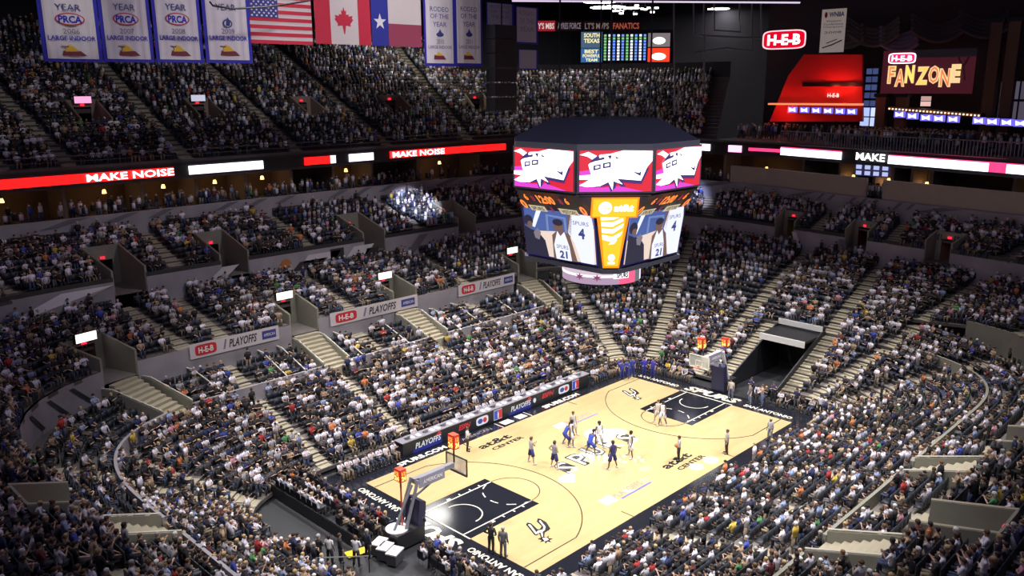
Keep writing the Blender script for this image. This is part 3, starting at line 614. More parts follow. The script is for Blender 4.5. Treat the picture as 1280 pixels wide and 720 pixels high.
# far white hanging banner
wb = thing('hanging_banner', onX(1042, 40, 47), 'white hanging banner lettered WNBA beside the oval sign', 'banner')
a = onX(1024, 66, 47); b = onX(1059, 10, 47); w_ = a[1]-b[1]; h_ = b[2]-a[2]
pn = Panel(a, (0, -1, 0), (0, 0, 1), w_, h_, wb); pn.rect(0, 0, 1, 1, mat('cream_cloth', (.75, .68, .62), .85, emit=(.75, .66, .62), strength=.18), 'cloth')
pn.text('WNBA', .3, .82, .92, .93, NAVY, .03); pn.k -= 1; pn.text('Western', .2, .70, .8, .75, NAVY, .0); pn.k -= 1; pn.text('Conference', .1, .63, .9, .68, NAVY); pn.k -= 1; pn.text('Champions', .1, .56, .9, .61, NAVY); pn.k -= 1; pn.text('2008', .15, .44, .85, .49, NAVY)
pn.poly([(.12, .1), (.5, .16), (.9, .26), (.9, .29), (.5, .19), (.1, .12)], BLACKM, 'swoosh'); pn.oval(.18, .87, .06, .07, RED, 'ball_mark'); pn.poly([(.25, .22), (.7, .31), (.7, .29), (.3, .21)], BLACKM, 'swoosh')
# columns, windows behind the bar
for i, u in enumerate((1103, 1128, 1236, 1258)):
    c = onX(u, 130, 56); o = thing('column', (c[0], c[1], 18.9), 'tall brown column behind the bar, %s from the left' % nms[i], None, None, 'structure')
    ht = 5. if i < 2 else 12.5; obj('shaft', MB().box((c[0], c[1], 18.9+ht/2), (1.0, 1.1, ht)), mat('column_brown', (.16, .1, .07), .7), o); obj('capital', MB().box((c[0], c[1], 18.9+ht), (1.4, 1.5, .4)), BLACKM, o); obj('plinth', MB().box((c[0], c[1], 19.1), (1.3, 1.4, .4)), BLACKM, o)
def winframe(n, u0, v0, u1, v1, X, cols, rows, col, s, lab):
    root = thing('window_%d' % n, onX((u0+u1)/2, (v0+v1)/2, X), lab, None, None, 'structure')
    a = onX(u0, v1, X); b = onX(u1, v0, X); pn = Panel(a, (0, -1, 0), (0, 0, 1), a[1]-b[1], b[2]-a[2], root)
    pn.rect(0, 0, 1, 1, mat('frame_dark', (.03, .03, .05), .5), 'window_frame')
    for i in range(cols):
        for j in range(rows): pn.k = 2; pn.rect(i/cols+.03, j/rows+.03, (i+1)/cols-.03, (j+1)/rows-.03, E(col, s*random.uniform(.75, 1.2)), 'pane')
winframe(1, 1079, 84, 1099, 134, 57, 2, 5, (.12, .17, .45), .45, 'tall window with dim blue panes beside the red booth')
winframe(2, 1074, 134, 1101, 158, 56.5, 2, 2, (.4, .5, .85), 1.5, 'bright bluish window at the end of the bar')
winframe(3, 1245, 100, 1290, 150, 58, 3, 2, (.2, .17, .25), .35, 'dim wide window at the right edge')
winframe(4, 1150, 120, 1165, 133, 57.5, 1, 2, (.9, .55, .5), .8, 'small warm window behind the bar')
bar = thing('bar_canopy', onX(1160, 142, 54), 'long bar canopy edged with small warm bulbs', 'canopy')
a = onX(1110, 136, 54); b = onX(1226, 145, 54); obj('canopy', MB().prism([a+(0, 0, -.15), b+(0, 0, -.15), b+(0, 0, .25), a+(0, 0, .25)], (2.5, 0, 0)), mat('canopy_dark', (.08, .06, .05), .6), bar)
for i in range(26): p = a+(b-a)*(i+.5)/26; obj('bulb', MB().disc((p[0]-.1, p[1], p[2]-.05), .09, .16, 6), E((1, .55, .35), 2.2), bar)
a = onX(1110, 166, 53); b = onX(1232, 172, 53); bc = thing('bar_counter', a, 'dark bar counter with a row of lit bottles', 'counter'); obj('counter', MB().prism([(53, a[1], 18.9), (53, b[1], 18.9), (53, b[1], 20.1), (53, a[1], 20.1)], (.9, 0, 0)), mat('counter_dark', (.06, .04, .04), .4), bc)
obj('counter_top', MB().prism([(52.9, a[1], 20.1), (52.9, b[1], 20.1), (52.9, b[1], 20.2), (52.9, a[1], 20.2)], (1.1, 0, 0)), mat('counter_top', (.2, .12, .08), .3), bc)
rg_ = thing('rigging_frame', CAM+ray(900, 60)*88, 'faint grey rigging frame hanging between the scoreboard and the oval sign', 'rigging')
RGM = mat('rigging_grey', (.2, .19, .22), .5)
for pts in (((868, 44), (952, 48)), ((893, 18), (893, 38), (926, 40), (924, 18)), ((880, 92), (878, 112), (886, 94)), ((843, 106), (843, 143), (848, 143), (848, 106)), ((868, 66), (905, 60), (940, 64)), ((893, 18), (891, -20)), ((924, 18), (925, -20)), ((868, 44), (866, -20)), ((952, 48), (951, -20)), ((843, 106), (842, -20)), ((880, 92), (880, -20)), ((940, 64), (940, -20))):
    obj('frame_tube', MB().tube([CAM+ray(u, v)*88 for u, v in pts], .1, 5), RGM, rg_)
# swagged drapes at the upper right
dr = thing('swag_drape', onX(1170, 40, 58), 'dark swagged drapes hanging under the roof at upper right', 'drape')
for (u0, u1, v0, sag, m) in ((1060, 1125, 22, 22, 0), (1100, 1148, 34, 14, 1), (1140, 1205, 18, 20, 0), (1200, 1262, 14, 18, 0), (1030, 1080, 30, 14, 0)):
    for r_ in range(5):
        pts = [onX(u0+(u1-u0)*s, v0+r_*5+sag*(4*s*(1-s))*.7, 57-.3*r_) for s in np.linspace(0, 1, 9)]
        obj('fold', MB().tube(pts, .22, 6), mat('drape_violet' if m else 'drape_dark', (.22, .17, .3) if m else (.09, .08, .09), .8), dr)
# far upper scoreboard panel + name boards
fb = thing('far_scoreboard', onY(783, 58, 60), 'far high scoreboard with columns of blue and white figures', 'scoreboard')
def rightfacing(u0, v0, u1, v1, D):
    """panel facing the court at distance D along the view, vertical"""
    d = ray((u0+u1)/2, (v0+v1)/2); c = CAM+d*D; n = np.array([-.70, -.71, 0]); n /= np.linalg.norm(n); xd = np.array([-n[1], n[0], 0])
    def hit(u, v): r2 = ray(u, v); return CAM+r2*((c-CAM)@n)/(r2@n)
    a = hit(u0, v1); b = hit(u1, v1); t_ = hit(u0, v0); return a, (b-a)/np.linalg.norm(b-a), np.linalg.norm(b-a), t_[2]-a[2]
a, xd, w_, h_ = rightfacing(726, 40, 840, 78, 108)
pn = Panel(a, (xd[0], xd[1], 0), (0, 0, 1), w_, h_, fb); pn.rect(-.01, -.04, 1.01, 1.06, BLACKM, 'case')
pn.rect(0, .48, .23, 1, E((.12, .2, .32), .6), 'ad_panel'); pn.k = 1; pn.rect(0, 0, .23, .46, E((.05, .2, .5), .7), 'ad_panel'); pn.k = 1; pn.rect(.73, .5, .97, .95, E((.35, .3, .32), .6), 'ad_panel'); pn.k = 1; pn.rect(.73, 0, .97, .46, E((1, .06, .02), 1.), 'ad_panel')
tY = E((1, .9, .45), 1.1)
pn.text('SOUTH', .03, .82, .2, .96, tY, .03); pn.k = 2; pn.text('TEXAS', .03, .64, .2, .78, tY, .03); pn.k = 2; pn.text('BEST', .04, .3, .19, .42, tY, .03); pn.k = 2; pn.text('POWERFUL', .02, .16, .21, .27, tY, .03); pn.k = 2; pn.text('TEAM', .05, .03, .18, .13, tY, .03)
pn.k = 2; pn.oval(.85, .7, .07, .12, E((1, 1, .95), 1.6), 'light_patch'); pn.k = 2; pn.oval(.85, .18, .08, .12, E((1, .9, .9), 1.8), 'light_patch')
cells_w, cells_b, cells_g = [], [], []
for i in range(10):
    for j in range(9):
        x0 = .25+i*.048; y0 = .06+j*.098
        cell = [(x0, y0), (x0+.026, y0), (x0+.026, y0+.07), (x0, y0+.07)]
        (cells_g if i in (0, 5) or j == 7 else cells_w if i % 5 in (1, 3) else cells_b).append(cell)
pn.k = 2; pn.polys(cells_w, E((.8, .85, 1), 1.4), 'white_figures'); pn.k = 2; pn.polys(cells_b, E((.15, .3, 1), 1.2), 'blue_figures'); pn.k = 2; pn.polys(cells_g, E((.35, .9, .35), .7), 'green_figures')
for i, (u0, u1, s, m, tcol) in enumerate(((671, 694, "Y'S MBS", E((.45, .02, .03), .6), (1, .8, .8)), (695, 728, 'AYRES FORCE', mat('board_maroon', (.12, .03, .04), .6), (.25, .2, .25)), (729, 763, "LT'S MVPS", mat('board_dim', (.14, .09, .1), .6), (.25, .18, .15)), (764, 801, 'FANATICS', mat('board_red_dim', (.15, .02, .02), .6), (.5, .1, .06)))):
    nb = thing('name_board', CAM+ray(u0, 33)*110, 'name board reading %s under the far roof' % s, 'sign'); a, xd, w_, h_ = rightfacing(u0, 26, u1, 39, 110)
    pn = Panel(a, (xd[0], xd[1], 0), (0, 0, 1), w_, h_, nb); pn.rect(0, 0, 1, 1, m, 'board'); pn.text(s, .06, .2, .94, .8, E(tcol, .7), .02)
a, xd, w_, h_ = rightfacing(640, 0, 1010, 26, 119)
lb = thing('light_bar', a, 'thin lit bar across the top right roof edge', 'light bar')
a = onX(700, -2, 62)
q0, q1 = CAM+ray(640, 1)*75, CAM+ray(1000, 3.2)*75
obj('tube', MB().tube([q0, q1], .09, 6), E((.85, .7, .95), .9), lb); obj('housing', MB().tube([q0+(0, 0, .25), q1+(0, 0, .25)], .22, 6), BLACKM, lb)
for i in range(14):
    u, v = random.uniform(752, 832), random.uniform(7, 20); p = CAM+ray(u, v)*125; o = thing('stage_light', p, 'small bright lamp in the cluster above the far scoreboard', 'lamp', 'cluster lamps above the far scoreboard')
    obj('lens', MB().disc(p, .32, .2, 8), E((1, .9, .85), 6), o); obj('hood', MB().disc(p+(0, 0, .2), .38, .3, 8, .2).tube([p+(0, 0, .45), (p[0], p[1], 46.35)], .03, 4), BLACKM, o)

# ------------------------------------------------------------------ banners and flags
def hang(u0, v1, u1, Y, name, lab, cat, ztop=None):
    a = onY(u0, v1, Y); b = onY(u1, v1, Y); zt = ztop or onY(u0, -12, Y)[2]
    return Panel(a, (1, 0, 0), (0, 0, 1), b[0]-a[0], zt-a[2], thing(name, a, lab, cat))
def wavy(pn, x0, x1, y0, y1, m, name, amp=.0, n=24):
    pn.k += 1; V = []; F = []
    for i in range(n+1):
        s = i/n; u = x0+(x1-x0)*s; z = .012*pn.k+amp+.01+amp*math.sin(s*23+math.sin(s*7)*2)
        V += [pn.P(u, y0, z), pn.P(u, y1, z*.95)]
    F = [(2*i, 2*i+2, 2*i+3, 2*i+1) for i in range(n)]
    V2 = [v-pn.n*.01 for v in V]; n0 = len(V)
    return obj(name, MB().add(V+V2, F+[tuple(n0+k for k in f[::-1]) for f in F]), m, pn.par)
DKR = mat('print_dark_red', (.2, .03, .06), .7); YEL = mat('print_yellow', (.75, .5, .04), .7); GREYP = mat('print_grey', (.22, .2, .3), .7)
CLB = mat('lit_white_cloth', (.75, .72, .78), .85, noise=.1, nscale=1.)
def prodeo(u0, u1, v1, year, lab, ball=True, amp=.03):
    pn = hang(u0, v1, u1, 25, 'award_banner', lab, 'banner')
    pn.rect(0, 0, 1, 1, BLUE, 'blue_border'); wavy(pn, .07, .93, .045, 1, CLB, 'cloth', amp); K = 4+int(amp*190); pn.k = K
    L = lambda v: 1-(v+12)/(v1+12)    # picture row -> panel height
    pn.text('YEAR', .27, L(11.5), .70, L(3.5), NAVY)
    pn.k = K
    if ball:
        pn.oval(.5, L(22.5), .25, (L(14.5)-L(30.5))/2, RED, 'oval_border', 24); pn.oval(.5, L(22.5), .225, (L(16)-L(29))/2, CLB, 'oval', 24); pn.text('PRCA', .30, L(27.5), .70, L(18), BLUE, .04); pn.k = K
    else:
        pn.oval(.5, L(28), .1, (L(22)-L(33))/2, NAVY, 'ring_mark'); pn.oval(.5, L(28), .07, (L(24)-L(32))/2, CLB, 'ring_centre'); pn.poly([(.46, L(31)), (.54, L(31)), (.56, L(25)), (.5, L(20)), (.47, L(25))], NAVY, 'flame_mark'); pn.k = K
    pn.text(year, .36, L(41), .64, L(34.5), GREYP); pn.k = K; pn.text('LARGE INDOOR', .1, L(49.5), .9, L(43.5), BLUE, .02); pn.k = K
    pn.poly([(.3, L(69)), (.72, L(69)), (.62, L(63)), (.45, L(64)), (.33, L(62.5))], DKR, 'dark_red_mark'); pn.poly([(.36, L(64)), (.6, L(63)), (.5, L(57)), (.42, L(55)), (.38, L(58))], YEL, 'yellow_mark'); pn.poly([(.3, L(57.5)), (.42, L(58.5)), (.42, L(57)), (.3, L(56.5))], DKR, 'hat_mark')
prodeo(55, 129, 77, '2006', 'white and blue 2006 award banner, with the strongest light and folds, leftmost', True, .045)
prodeo(130, 193, 77.5, '2007', 'white and blue 2007 award banner, second from the left', True, .03)
prodeo(196, 255, 78, '2008', 'white and blue 2008 award banner, third from the left', True, .02)
prodeo(258, 316, 78.5, '2009', 'white and blue 2009 award banner, with a dark flame mark, beside the striped flag', False, .02)
light('SPOT', 'banner_spot', tuple(onY(95, 0, 25)+np.array([1, -9, 6])), tuple(onY(90, 20, 25)), 1500, (1, .95, .85), .3, 26, .8)
light('SPOT', 'banner_spot', (0, 3, 44), tuple(onY(400, 30, 25)), 17000, (1, .93, .95), 1, 62, .5)
# stars and stripes
FR = mat('flag_red', (.62, .03, .07), .8); FW = mat('flag_white', (.72, .66, .66), .8); FB = mat('flag_blue', (.05, .06, .28), .8)
pn = hang(314, 54, 391, 25, 'national_flag', 'red and white striped flag with starred blue corner', 'flag'); hh = 66.
L = lambda v: 1-(v+12)/(54+12)
pn.rect(0, 0, 1, 1, FW, 'cloth')
pn.polys([[(0, max(0, L(54-i*9.6))), (1, max(0, L(54-i*9.6))), (1, L(49.2-i*9.6)), (0, L(49.2-i*9.6))] for i in range(7)], FR, 'red_stripes'); pn.rect(0, L(21), .45, 1, FB, 'blue_canton')
st = []
for r_ in range(9):
    for c_ in range(6 - (r_ % 2)):
        cx_, cy_ = .04+.075*c_+(.037 if r_ % 2 else 0), L(21)+.04+r_*.052; st.append([(cx_+(.02 if i % 2 == 0 else .009)*math.sin(i*math.pi/5), cy_+(.024 if i % 2 == 0 else .01)*math.cos(i*math.pi/5)) for i in range(10)])
pn.polys(st, mat('star_white', (.85, .85, .9), .8), 'white_stars')
pn = hang(395, 54.5, 464, 25, 'national_flag', 'red and white flag with a red maple leaf', 'flag'); L = lambda v: 1-(v+12)/(54.5+12)
pn.rect(0, 0, 1, 1, FW, 'cloth'); pn.polys([[(0, 0), (.27, 0), (.27, 1), (0, 1)], [(.77, 0), (1, 0), (1, 1), (.77, 1)]], FR, 'red_bars')
half = [(0, 6), (.02, 12), (.045, 10), (.04, 16), (.09, 15.5), (.085, 18), (.16, 17), (.145, 21), (.17, 22), (.11, 28), (.12, 31), (.03, 30)]
leaf = [(.51+x, L(v)) for x, v in half]+[(.52, L(41)), (.505, L(41))]+[(.51-x, L(v)) for x, v in half[::-1]][:-1]
pn.poly(leaf, FR, 'maple_leaf')
pn = hang(465, 57, 527, 25, 'state_flag', 'blue, white and red flag with a single white star', 'flag'); L = lambda v: 1-(v+12)/(57+12)
pn.rect(0, 0, 1, 1, mat('dull_flag_red', (.36, .06, .12), .8), 'red_half'); pn.rect(.33, L(28), 1, 1, FW, 'white_half'); pn.rect(0, 0, .33, 1, mat('deep_flag_blue', (.03, .04, .35), .8), 'blue_bar')
pn.poly([(.165+(.125 if i % 2 == 0 else .05)*math.sin(i*math.pi/5), L(26.5)+(.155 if i % 2 == 0 else .06)*math.cos(i*math.pi/5)) for i in range(10)], mat('star_white', (.85, .85, .9), .8), 'star')
for (u0, u1, yr, lab) in ((531, 569, '2010', 'tall RODEO OF THE YEAR banner directly right of the single-star flag'), (569.5, 603, '2011', 'tall RODEO OF THE YEAR banner, right one of the pair beside the speakers')):
    pn = hang(u0, 82.5, u1, 25, 'award_banner', lab, 'banner'); L = lambda v: 1-(v+12)/(82.5+12); pn.rect(0, 0, 1, 1, BLUE, 'blue_border'); wavy(pn, .06, .94, .04, .92, CLB, 'cloth', .015); pn.k = 5
    for s, v0, v1_, x0 in (('RODEO', 7, 13, .2), ('OF THE', 16, 22, .2), ('YEAR', 26, 32, .28), (yr, 48, 54, .38), ('LARGE INDOOR', 56, 60, .12)): pn.text(s, x0, L(v1_), 1-x0, L(v0), NAVY if yr != s else GREYP); pn.k = 5
    pn.oval(.5, L(42), .12, .03, NAVY, 'ring_mark'); pn.poly([(.4, L(43)), (.6, L(43)), (.5, L(35))], NAVY, 'flame_mark'); pn.poly([(.28, L(74)), (.68, L(74)), (.6, L(69)), (.3, L(68))], DKR, 'dark_red_mark'); pn.poly([(.34, L(69)), (.6, L(69)), (.42, L(64))], YEL, 'yellow_mark')
for (u0, u1, v0, v1_, Y, lab) in ((608, 641, 6, 31, 30, 'dim white banner half hidden behind a black speaker'), (645, 671, 11, 53, 28, 'dim white banner right of the black speaker stack'), (648, 671, 63, 86, 28.5, 'small lowest dim banner edged in blue behind the speakers')):
    a = onY(u0, v1_, Y); b = onY(u1, v0, Y); rt2 = thing('award_banner', a, lab, 'banner'); pn = Panel(a, (1, 0, 0), (0, 0, 1), b[0]-a[0], b[2]-a[2], rt2); pn.rect(0, -.03, 1.05, 1.03, BLUE, 'blue_border'); pn.rect(.04, .02, .96, 1, mat('dim_cloth', (.45, .42, .55), .85), 'cloth')
    if v1_ < 60:
        for s, y_ in (('RODEO', .78), ('OF THE', .55), ('YEAR', .32)): pn.text(s, .15, y_, .85, y_+.14, GREYP); pn.k -= 1
spk = thing('speaker_stack', onY(628, 90, 24), 'large black hanging speaker stack in front of the dim banners', 'speaker')
for i in range(6):
    c = onY(627, 40+i*18, 24); obj('speaker_cabinet', MB().box((c[0], c[1], c[2]), (2.9, 1.2, 1.2)), BLACK, spk)
obj('cable', MB().tube([onY(627, 32, 24), onY(627, -20, 24)], .06, 5), BLACKM, spk)
sp2 = thing('ceiling_pipe', onY(300, 1, 24.5), 'thin dark pipe from which the banners hang', 'pipe')
obj('pipe', MB().tube([(-26, 25.05, 30.75), (14, 25.05, 32.9)], .05, 6), BLACKM, sp2)
sc = thing('hanging_cable_loop', onY(290, 8, 22), 'black cable loop hanging in front of the 2009 banner', 'cable'); obj('cable', MB().tube([onY(u, v, 22) for u, v in ((262, 2), (266, 7), (290, 11), (330, 9), (360, 5), (385, 1))], .07, 5), BLACKM, sc)

# ------------------------------------------------------------------ playoffs banners of the club boxes
def playoff(u0, v0a, u1, v0b, i):
    a = onY(u0, v0a, 23.9); b = onY(u1, v0b, 23.9); z = (a[2]+b[2])/2; L = b[0]-a[0]
    r_ = thing('box_banner', a, 'white banner with dark PLAYOFFS lettering below the middle seats, %s from the left' % nms[i], 'banner')
    pn = Panel((a[0], a[1], z), (1, 0, 0), (0, 0, 1), L, 1.15, r_)
    pn.rect(0, 0, 1, 1, mat('banner_vinyl', (.62, .57, .6), .6), 'vinyl'); pn.oval(.17, .5, .115, .36, RED, 'oval', e=5.); pn.text('H-E-B', .09, .3, .25, .7, WHITE, .03); pn.k = 1; pn.text('PLAYOFFS', .42, .22, .74, .8, BLACK, .02, .3); pn.k = 1; pn.rect(.8, .22, .965, .8, NAVY, 'blue_block'); pn.text('AMERICAN', .82, .4, .95, .62, WHITE, .0); pn.k = 1; pn.poly([(.355, .2), (.375, .2), (.40, .85), (.38, .85)], GREYP, 'trophy_mark')
playoff(238, 450, 349, 423.5, 0); playoff(413, 407, 522, 384, 1); playoff(573, 371, 643, 355, 2)

# ------------------------------------------------------------------ court
court = thing('floor_court', (0, 0, 0), 'glossy maple basketball court with black painted lanes', None, None, 'structure')
obj('wood_floor', MB().box((0, 0, -.04), (28.65, 15.24, .09)), WOOD, court)
obj('apron', MB().box((0, .4, -.052), (33.0, 19.6, .09)), LANE, court)
Z = [.008]
def flat(name, polys, m, z):
    mb = MB()
    for p in polys: mb.prism([(x, y, z) for x, y in p], (0, 0, .004))
    return obj(name, mb, m, court)
def strip(pts, w):
    pts = [np.array(p, float) for p in pts]; out = []
    for a, b in zip(pts[:-1], pts[1:]):
        d = (b-a)/np.linalg.norm(b-a); n = np.array([-d[1], d[0]])*w/2; out.append([a+n-d*w*.2, b+n+d*w*.2, b-n+d*w*.2, a-n-d*w*.2][::-1])
    return out
def arc(cx, cy, r, a0, a1, n=24): return [(cx+r*math.cos(t), cy+r*math.sin(t)) for t in np.radians(np.linspace(a0, a1, n+1))]
for s in (-1, 1):
    X = lambda x: s*x
    def mir(pts): return [(s*x, y) for x, y in pts]
    q = mir([(14.325, 2.44), (8.54, 2.44), (8.54, -2.44), (14.325, -2.44)]); flat('lane_paint', [q if s < 0 else q[::-1]], LANE, .008)
    wl = strip(mir([(14.3, 1.83), (8.6, 1.83)]), .09)+strip(mir([(14.3, -1.83), (8.6, -1.83)]), .09)+strip(mir(arc(12.75, 0, 1.22, 90, 270)), .09)
    for xx in (11.2, 12.1, 10.3, 9.5):
        for yy in (1.83, -1.83): w = .3 if xx == 12.1 else .1; sg_ = 1 if yy > 0 else -1; wl += [[(s*xx-w/2, yy+min(0, sg_*.25)), (s*xx+w/2, yy+min(0, sg_*.25)), (s*xx+w/2, yy+max(0, sg_*.25)), (s*xx-w/2, yy+max(0, sg_*.25))]]
    A_ = arc(8.54, 0, 1.83, -90, 90, 20)
    for i in range(0, 20, 4): wl += strip(mir(A_[i:i+3]), .08)
    flat('white_lane_line', wl, LINEW, .014)
    dl = strip(mir(arc(8.54, 0, 1.83, 90, 270)), .06)+strip(mir([(14.3, 6.71), (10.05, 6.71)]+arc(12.75, 0, 7.24, 112, 248, 40)+[(10.05, -6.71), (14.3, -6.71)]), .07)
    flat('dark_court_line', dl, LINEB, .014)
    flat('white_baseline', strip([(s*14.36, 2.44), (s*14.36, -2.44)], .1), LINEW, .014)
flat('dark_court_line', strip([(-5.8, 7.6), (-5.8, 6.7)], .06)+strip([(5.8, 7.6), (5.8, 6.7)], .06)+strip([(-5.8, -7.6), (-5.8, -6.7)], .06)+strip([(5.8, -7.6), (5.8, -6.7)], .06), LINEB, .014)
flat('white_bench_mark', strip([(-1.6, 7.7), (-1.6, 8.7)], .08)+strip([(1.6, 7.7), (1.6, 8.7)], .08)+[[(-1.2, 7.9), (-.2, 7.9), (-.2, 8.6), (-1.2, 8.6)], [(.4, 7.9), (1.3, 7.9), (1.3, 8.6), (.4, 8.6)]], LINEW, .0)
def ctext(s, cx, cy, xd, w, h, m, bold=0., shear=0., z=.012, name='floor_lettering'):
    V, F = text_verts(s, bold, shear); xd = np.array(xd, float); yd = np.array([-xd[1], xd[0]]); mb = MB()
    mb.add([(*(np.array([cx, cy])+xd*(u-.5)*w+yd*(v-.5)*h), z) for u, v in V], F); return obj(name, mb, m, court)
INK = mat('court_ink', (.02, .02, .02), .25)
for (u, v) in ((624, 553), (852, 577)):
    P = onZ(u, v); ctext('at&t', P[0]-.15, P[1]+.35, (1, 0), 3.1, .75, INK, .03); ctext('CENTER', P[0]+.35, P[1]-.55, (1, 0), 3.1, .42, INK, .03)
# big mid-court word, dark outline letters with silver fill
for i, (ch, u, v) in enumerate((('S', 711, 577), ('P', 719, 568), ('U', 733, 561), ('R', 753, 556), ('S', 775, 546))):
    x = -3.9+i*1.95 if False else 0; P = onZ(u, v); px_ = -3.55+i*1.7
    ctext(ch, px_, -.35+(.22*(2-abs(i-2))), (1, 0), 1.25, 1.9, INK, .10, z=.012); ctext(ch, px_, -.35+(.22*(2-abs(i-2))), (1, 0), 1.05, 1.65, mat('silver_paint', (.7, .68, .62), .2), -.0, z=.018)
for s in (-1, 1):
    xd = (0, 1) if s < 0 else (0, -1)
    ctext('SPURS', s*15.35, 0, xd, 5.0, 1.15, LINEW, .05, .2, z=.004); ctext('SAN ANTONIO', s*15.1, 5.2, xd, 4.1, .5, LINEW, .03, z=.004); ctext('SAN ANTONIO', s*15.1, -5.2, xd, 4.1, .5, LINEW, .03, z=.004)
for x in (-9.1, 5.6): ctext('SPURS.COM', x, 8.2, (1, 0), 4.3, .55, LINEW, .04, z=.004)
ctext('AMERICAN', -3.9, 8.2, (1, 0), 3., .35, mat('dim_silver', (.2, .2, .22), .3), .0, z=.004)
for (u, v) in ((722, 523), (784, 612)):
    P = onZ(u, v); ctext('PLAYOFFS', P[0], P[1], (1, 0), 2.9, .5, mat('faded_ink', (.3, .2, .22), .25)); flat('decal_bar', [[(P[0]-1.2, P[1]-.55), (P[0]+1.9, P[1]-.55), (P[0]+1.9, P[1]-.42), (P[0]-1.2, P[1]-.42)]], mat('decal_blue', (.12, .12, .4), .3), .012)
    flat('decal_white', [[(P[0]-2.6, P[1]-.4), (P[0]-1.5, P[1]-.5), (P[0]-1.4, P[1]+.4), (P[0]-2.5, P[1]+.4)]], mat('decal_pale', (.75, .68, .62), .3), .012)
# spur emblems near the corners
emb_o = [[(658, 655), (664, 654), (670, 661), (673, 660), (677, 662), (681, 657), (684, 652), (676, 649), (671, 654), (666, 663)]]
def pix(lst): return [tuple(onZ(*p)[:2]) for p in lst]
black = [[(657.5, 656), (659, 653.5), (664, 654.5), (672, 662), (675, 661.5), (677, 658), (671, 652), (672, 648.5), (675, 648.5), (683, 653), (688, 661), (686, 663), (681, 666), (680, 672), (676, 672), (674, 667), (671, 669.5), (668, 669)],
         [(672, 674), (678, 671), (679, 670), (682, 672.5), (686, 670), (685.5, 673), (691, 673.5), (687, 675.5), (689, 678), (684, 677), (682, 680), (680.5, 676.5), (675, 678), (677, 675.5)]]
white = [[(660, 656), (663, 656), (670.5, 666), (672.5, 663.5), (678.5, 662.5), (679.5, 659), (673.5, 651.5), (675.5, 650.5), (682, 659), (681, 663), (678, 665), (679, 671.5), (677.5, 671.5), (675.5, 665.5), (672, 667.5), (669.5, 668)], [(678, 673), (684, 672.5), (686, 675), (681, 677)]]
sh = onZ(790, 493)-onZ(674, 664)
for dx, dy in ((0, 0), (sh[0], sh[1])):
    flat('spur_emblem', [[(x+dx, y+dy) for x, y in pix(p)] for p in black], INK, .012); flat('spur_emblem_fill', [[(x+dx, y+dy) for x, y in pix(p)] for p in white], mat('silver_paint', (.7, .68, .62), .2), .018)

# ------------------------------------------------------------------ scorer's table with ad boards, media table
st = thing('scorers_table', (0, 8.9, 0), 'long black scorers table with lit advertising front', 'table')
obj('table_body', MB().box((-.1, 9.35, .5), (20.2, .8, 1.0)), mat('table_black', (.02, .02, .028), .45), st); obj('table_top', MB().box((-.1, 9.35, 1.03), (20.4, .95, .05)), mat('table_top', (.22, .21, .25), .4), st)
pn = Panel((-10.1, 8.94, .02), (1, 0, 0), (0, 0, 1), 20.0, .98, st)
sB, sR, sW, sN = E((.02, .03, .35), .6), E((.75, .03, .05), .8), E((.8, .8, .85), .9), E((.012, .012, .02), .5)
pn.rect(0, 0, 1, 1, sN, 'ad_face')
def aU(u, v): return (onY(u, v, 8.94)[0]+10.1)/20
for (ua, ub, va) in ((516, 552, 556), (636, 664, 508)):
    x0, x1 = aU(ua, va), aU(ub, va-14); pn.k = 1; pn.poly([(x0, 0), (x1, 0), (x1, .55), (x0, .25)], sB, 'blue_field'); pn.text('PLAYOFFS', x0+.01, .28, x1-.005, .72, sW, .02, .2); pn.k = 1; pn.poly([(x1-.03, .7), (x1-.01, 1), (x1, .75)], sR, 'red_swoosh')
for (ua, ub, va) in ((573, 588, 535), (677, 692, 493)): pn.k = 1; pn.text('ESPN', aU(ua, va), .38, aU(ub, va-6), .8, sR, .03, .3)
for (ua, ub, va) in ((595, 610, 525), (698, 711, 485)):
    x0, x1 = aU(ua, va), aU(ub, va-6); pn.k = 1; pn.oval((x0+x1)/2, .5, (x1-x0)/2, .34, sW, 'pill_logo', e=4.); pn.oval(x0*.68+x1*.32, .5, (x1-x0)*.2, .2, E((.05, .1, .5), .7), 'blue_mark'); pn.oval(x0*.3+x1*.7, .5, (x1-x0)*.16, .2, sR, 'red_mark')
for (ua, ub, va) in ((617, 627, 516), (715, 723, 480)):
    x0, x1 = aU(ua, va), aU(ub, va-4); pn.k = 1; pn.rect(x0, .1, x1, .92, sW, 'white_badge'); xm = (x0+x1)/2; pn.rect(x0+.001, .14, xm, .88, E((.05, .1, .6), .8), 'badge_blue'); pn.k -= 1; pn.rect(xm, .14, x1-.001, .88, sR, 'badge_red'); pn.poly([(xm-.002, .2), (xm+.002, .2), (xm+.0035, .55), (xm, .8), (xm-.003, .55)], sW, 'badge_figure')
x0 = aU(668, 497); pn.k = 1; pn.oval(x0, .5, .008, .2, sW, 'round_mark')
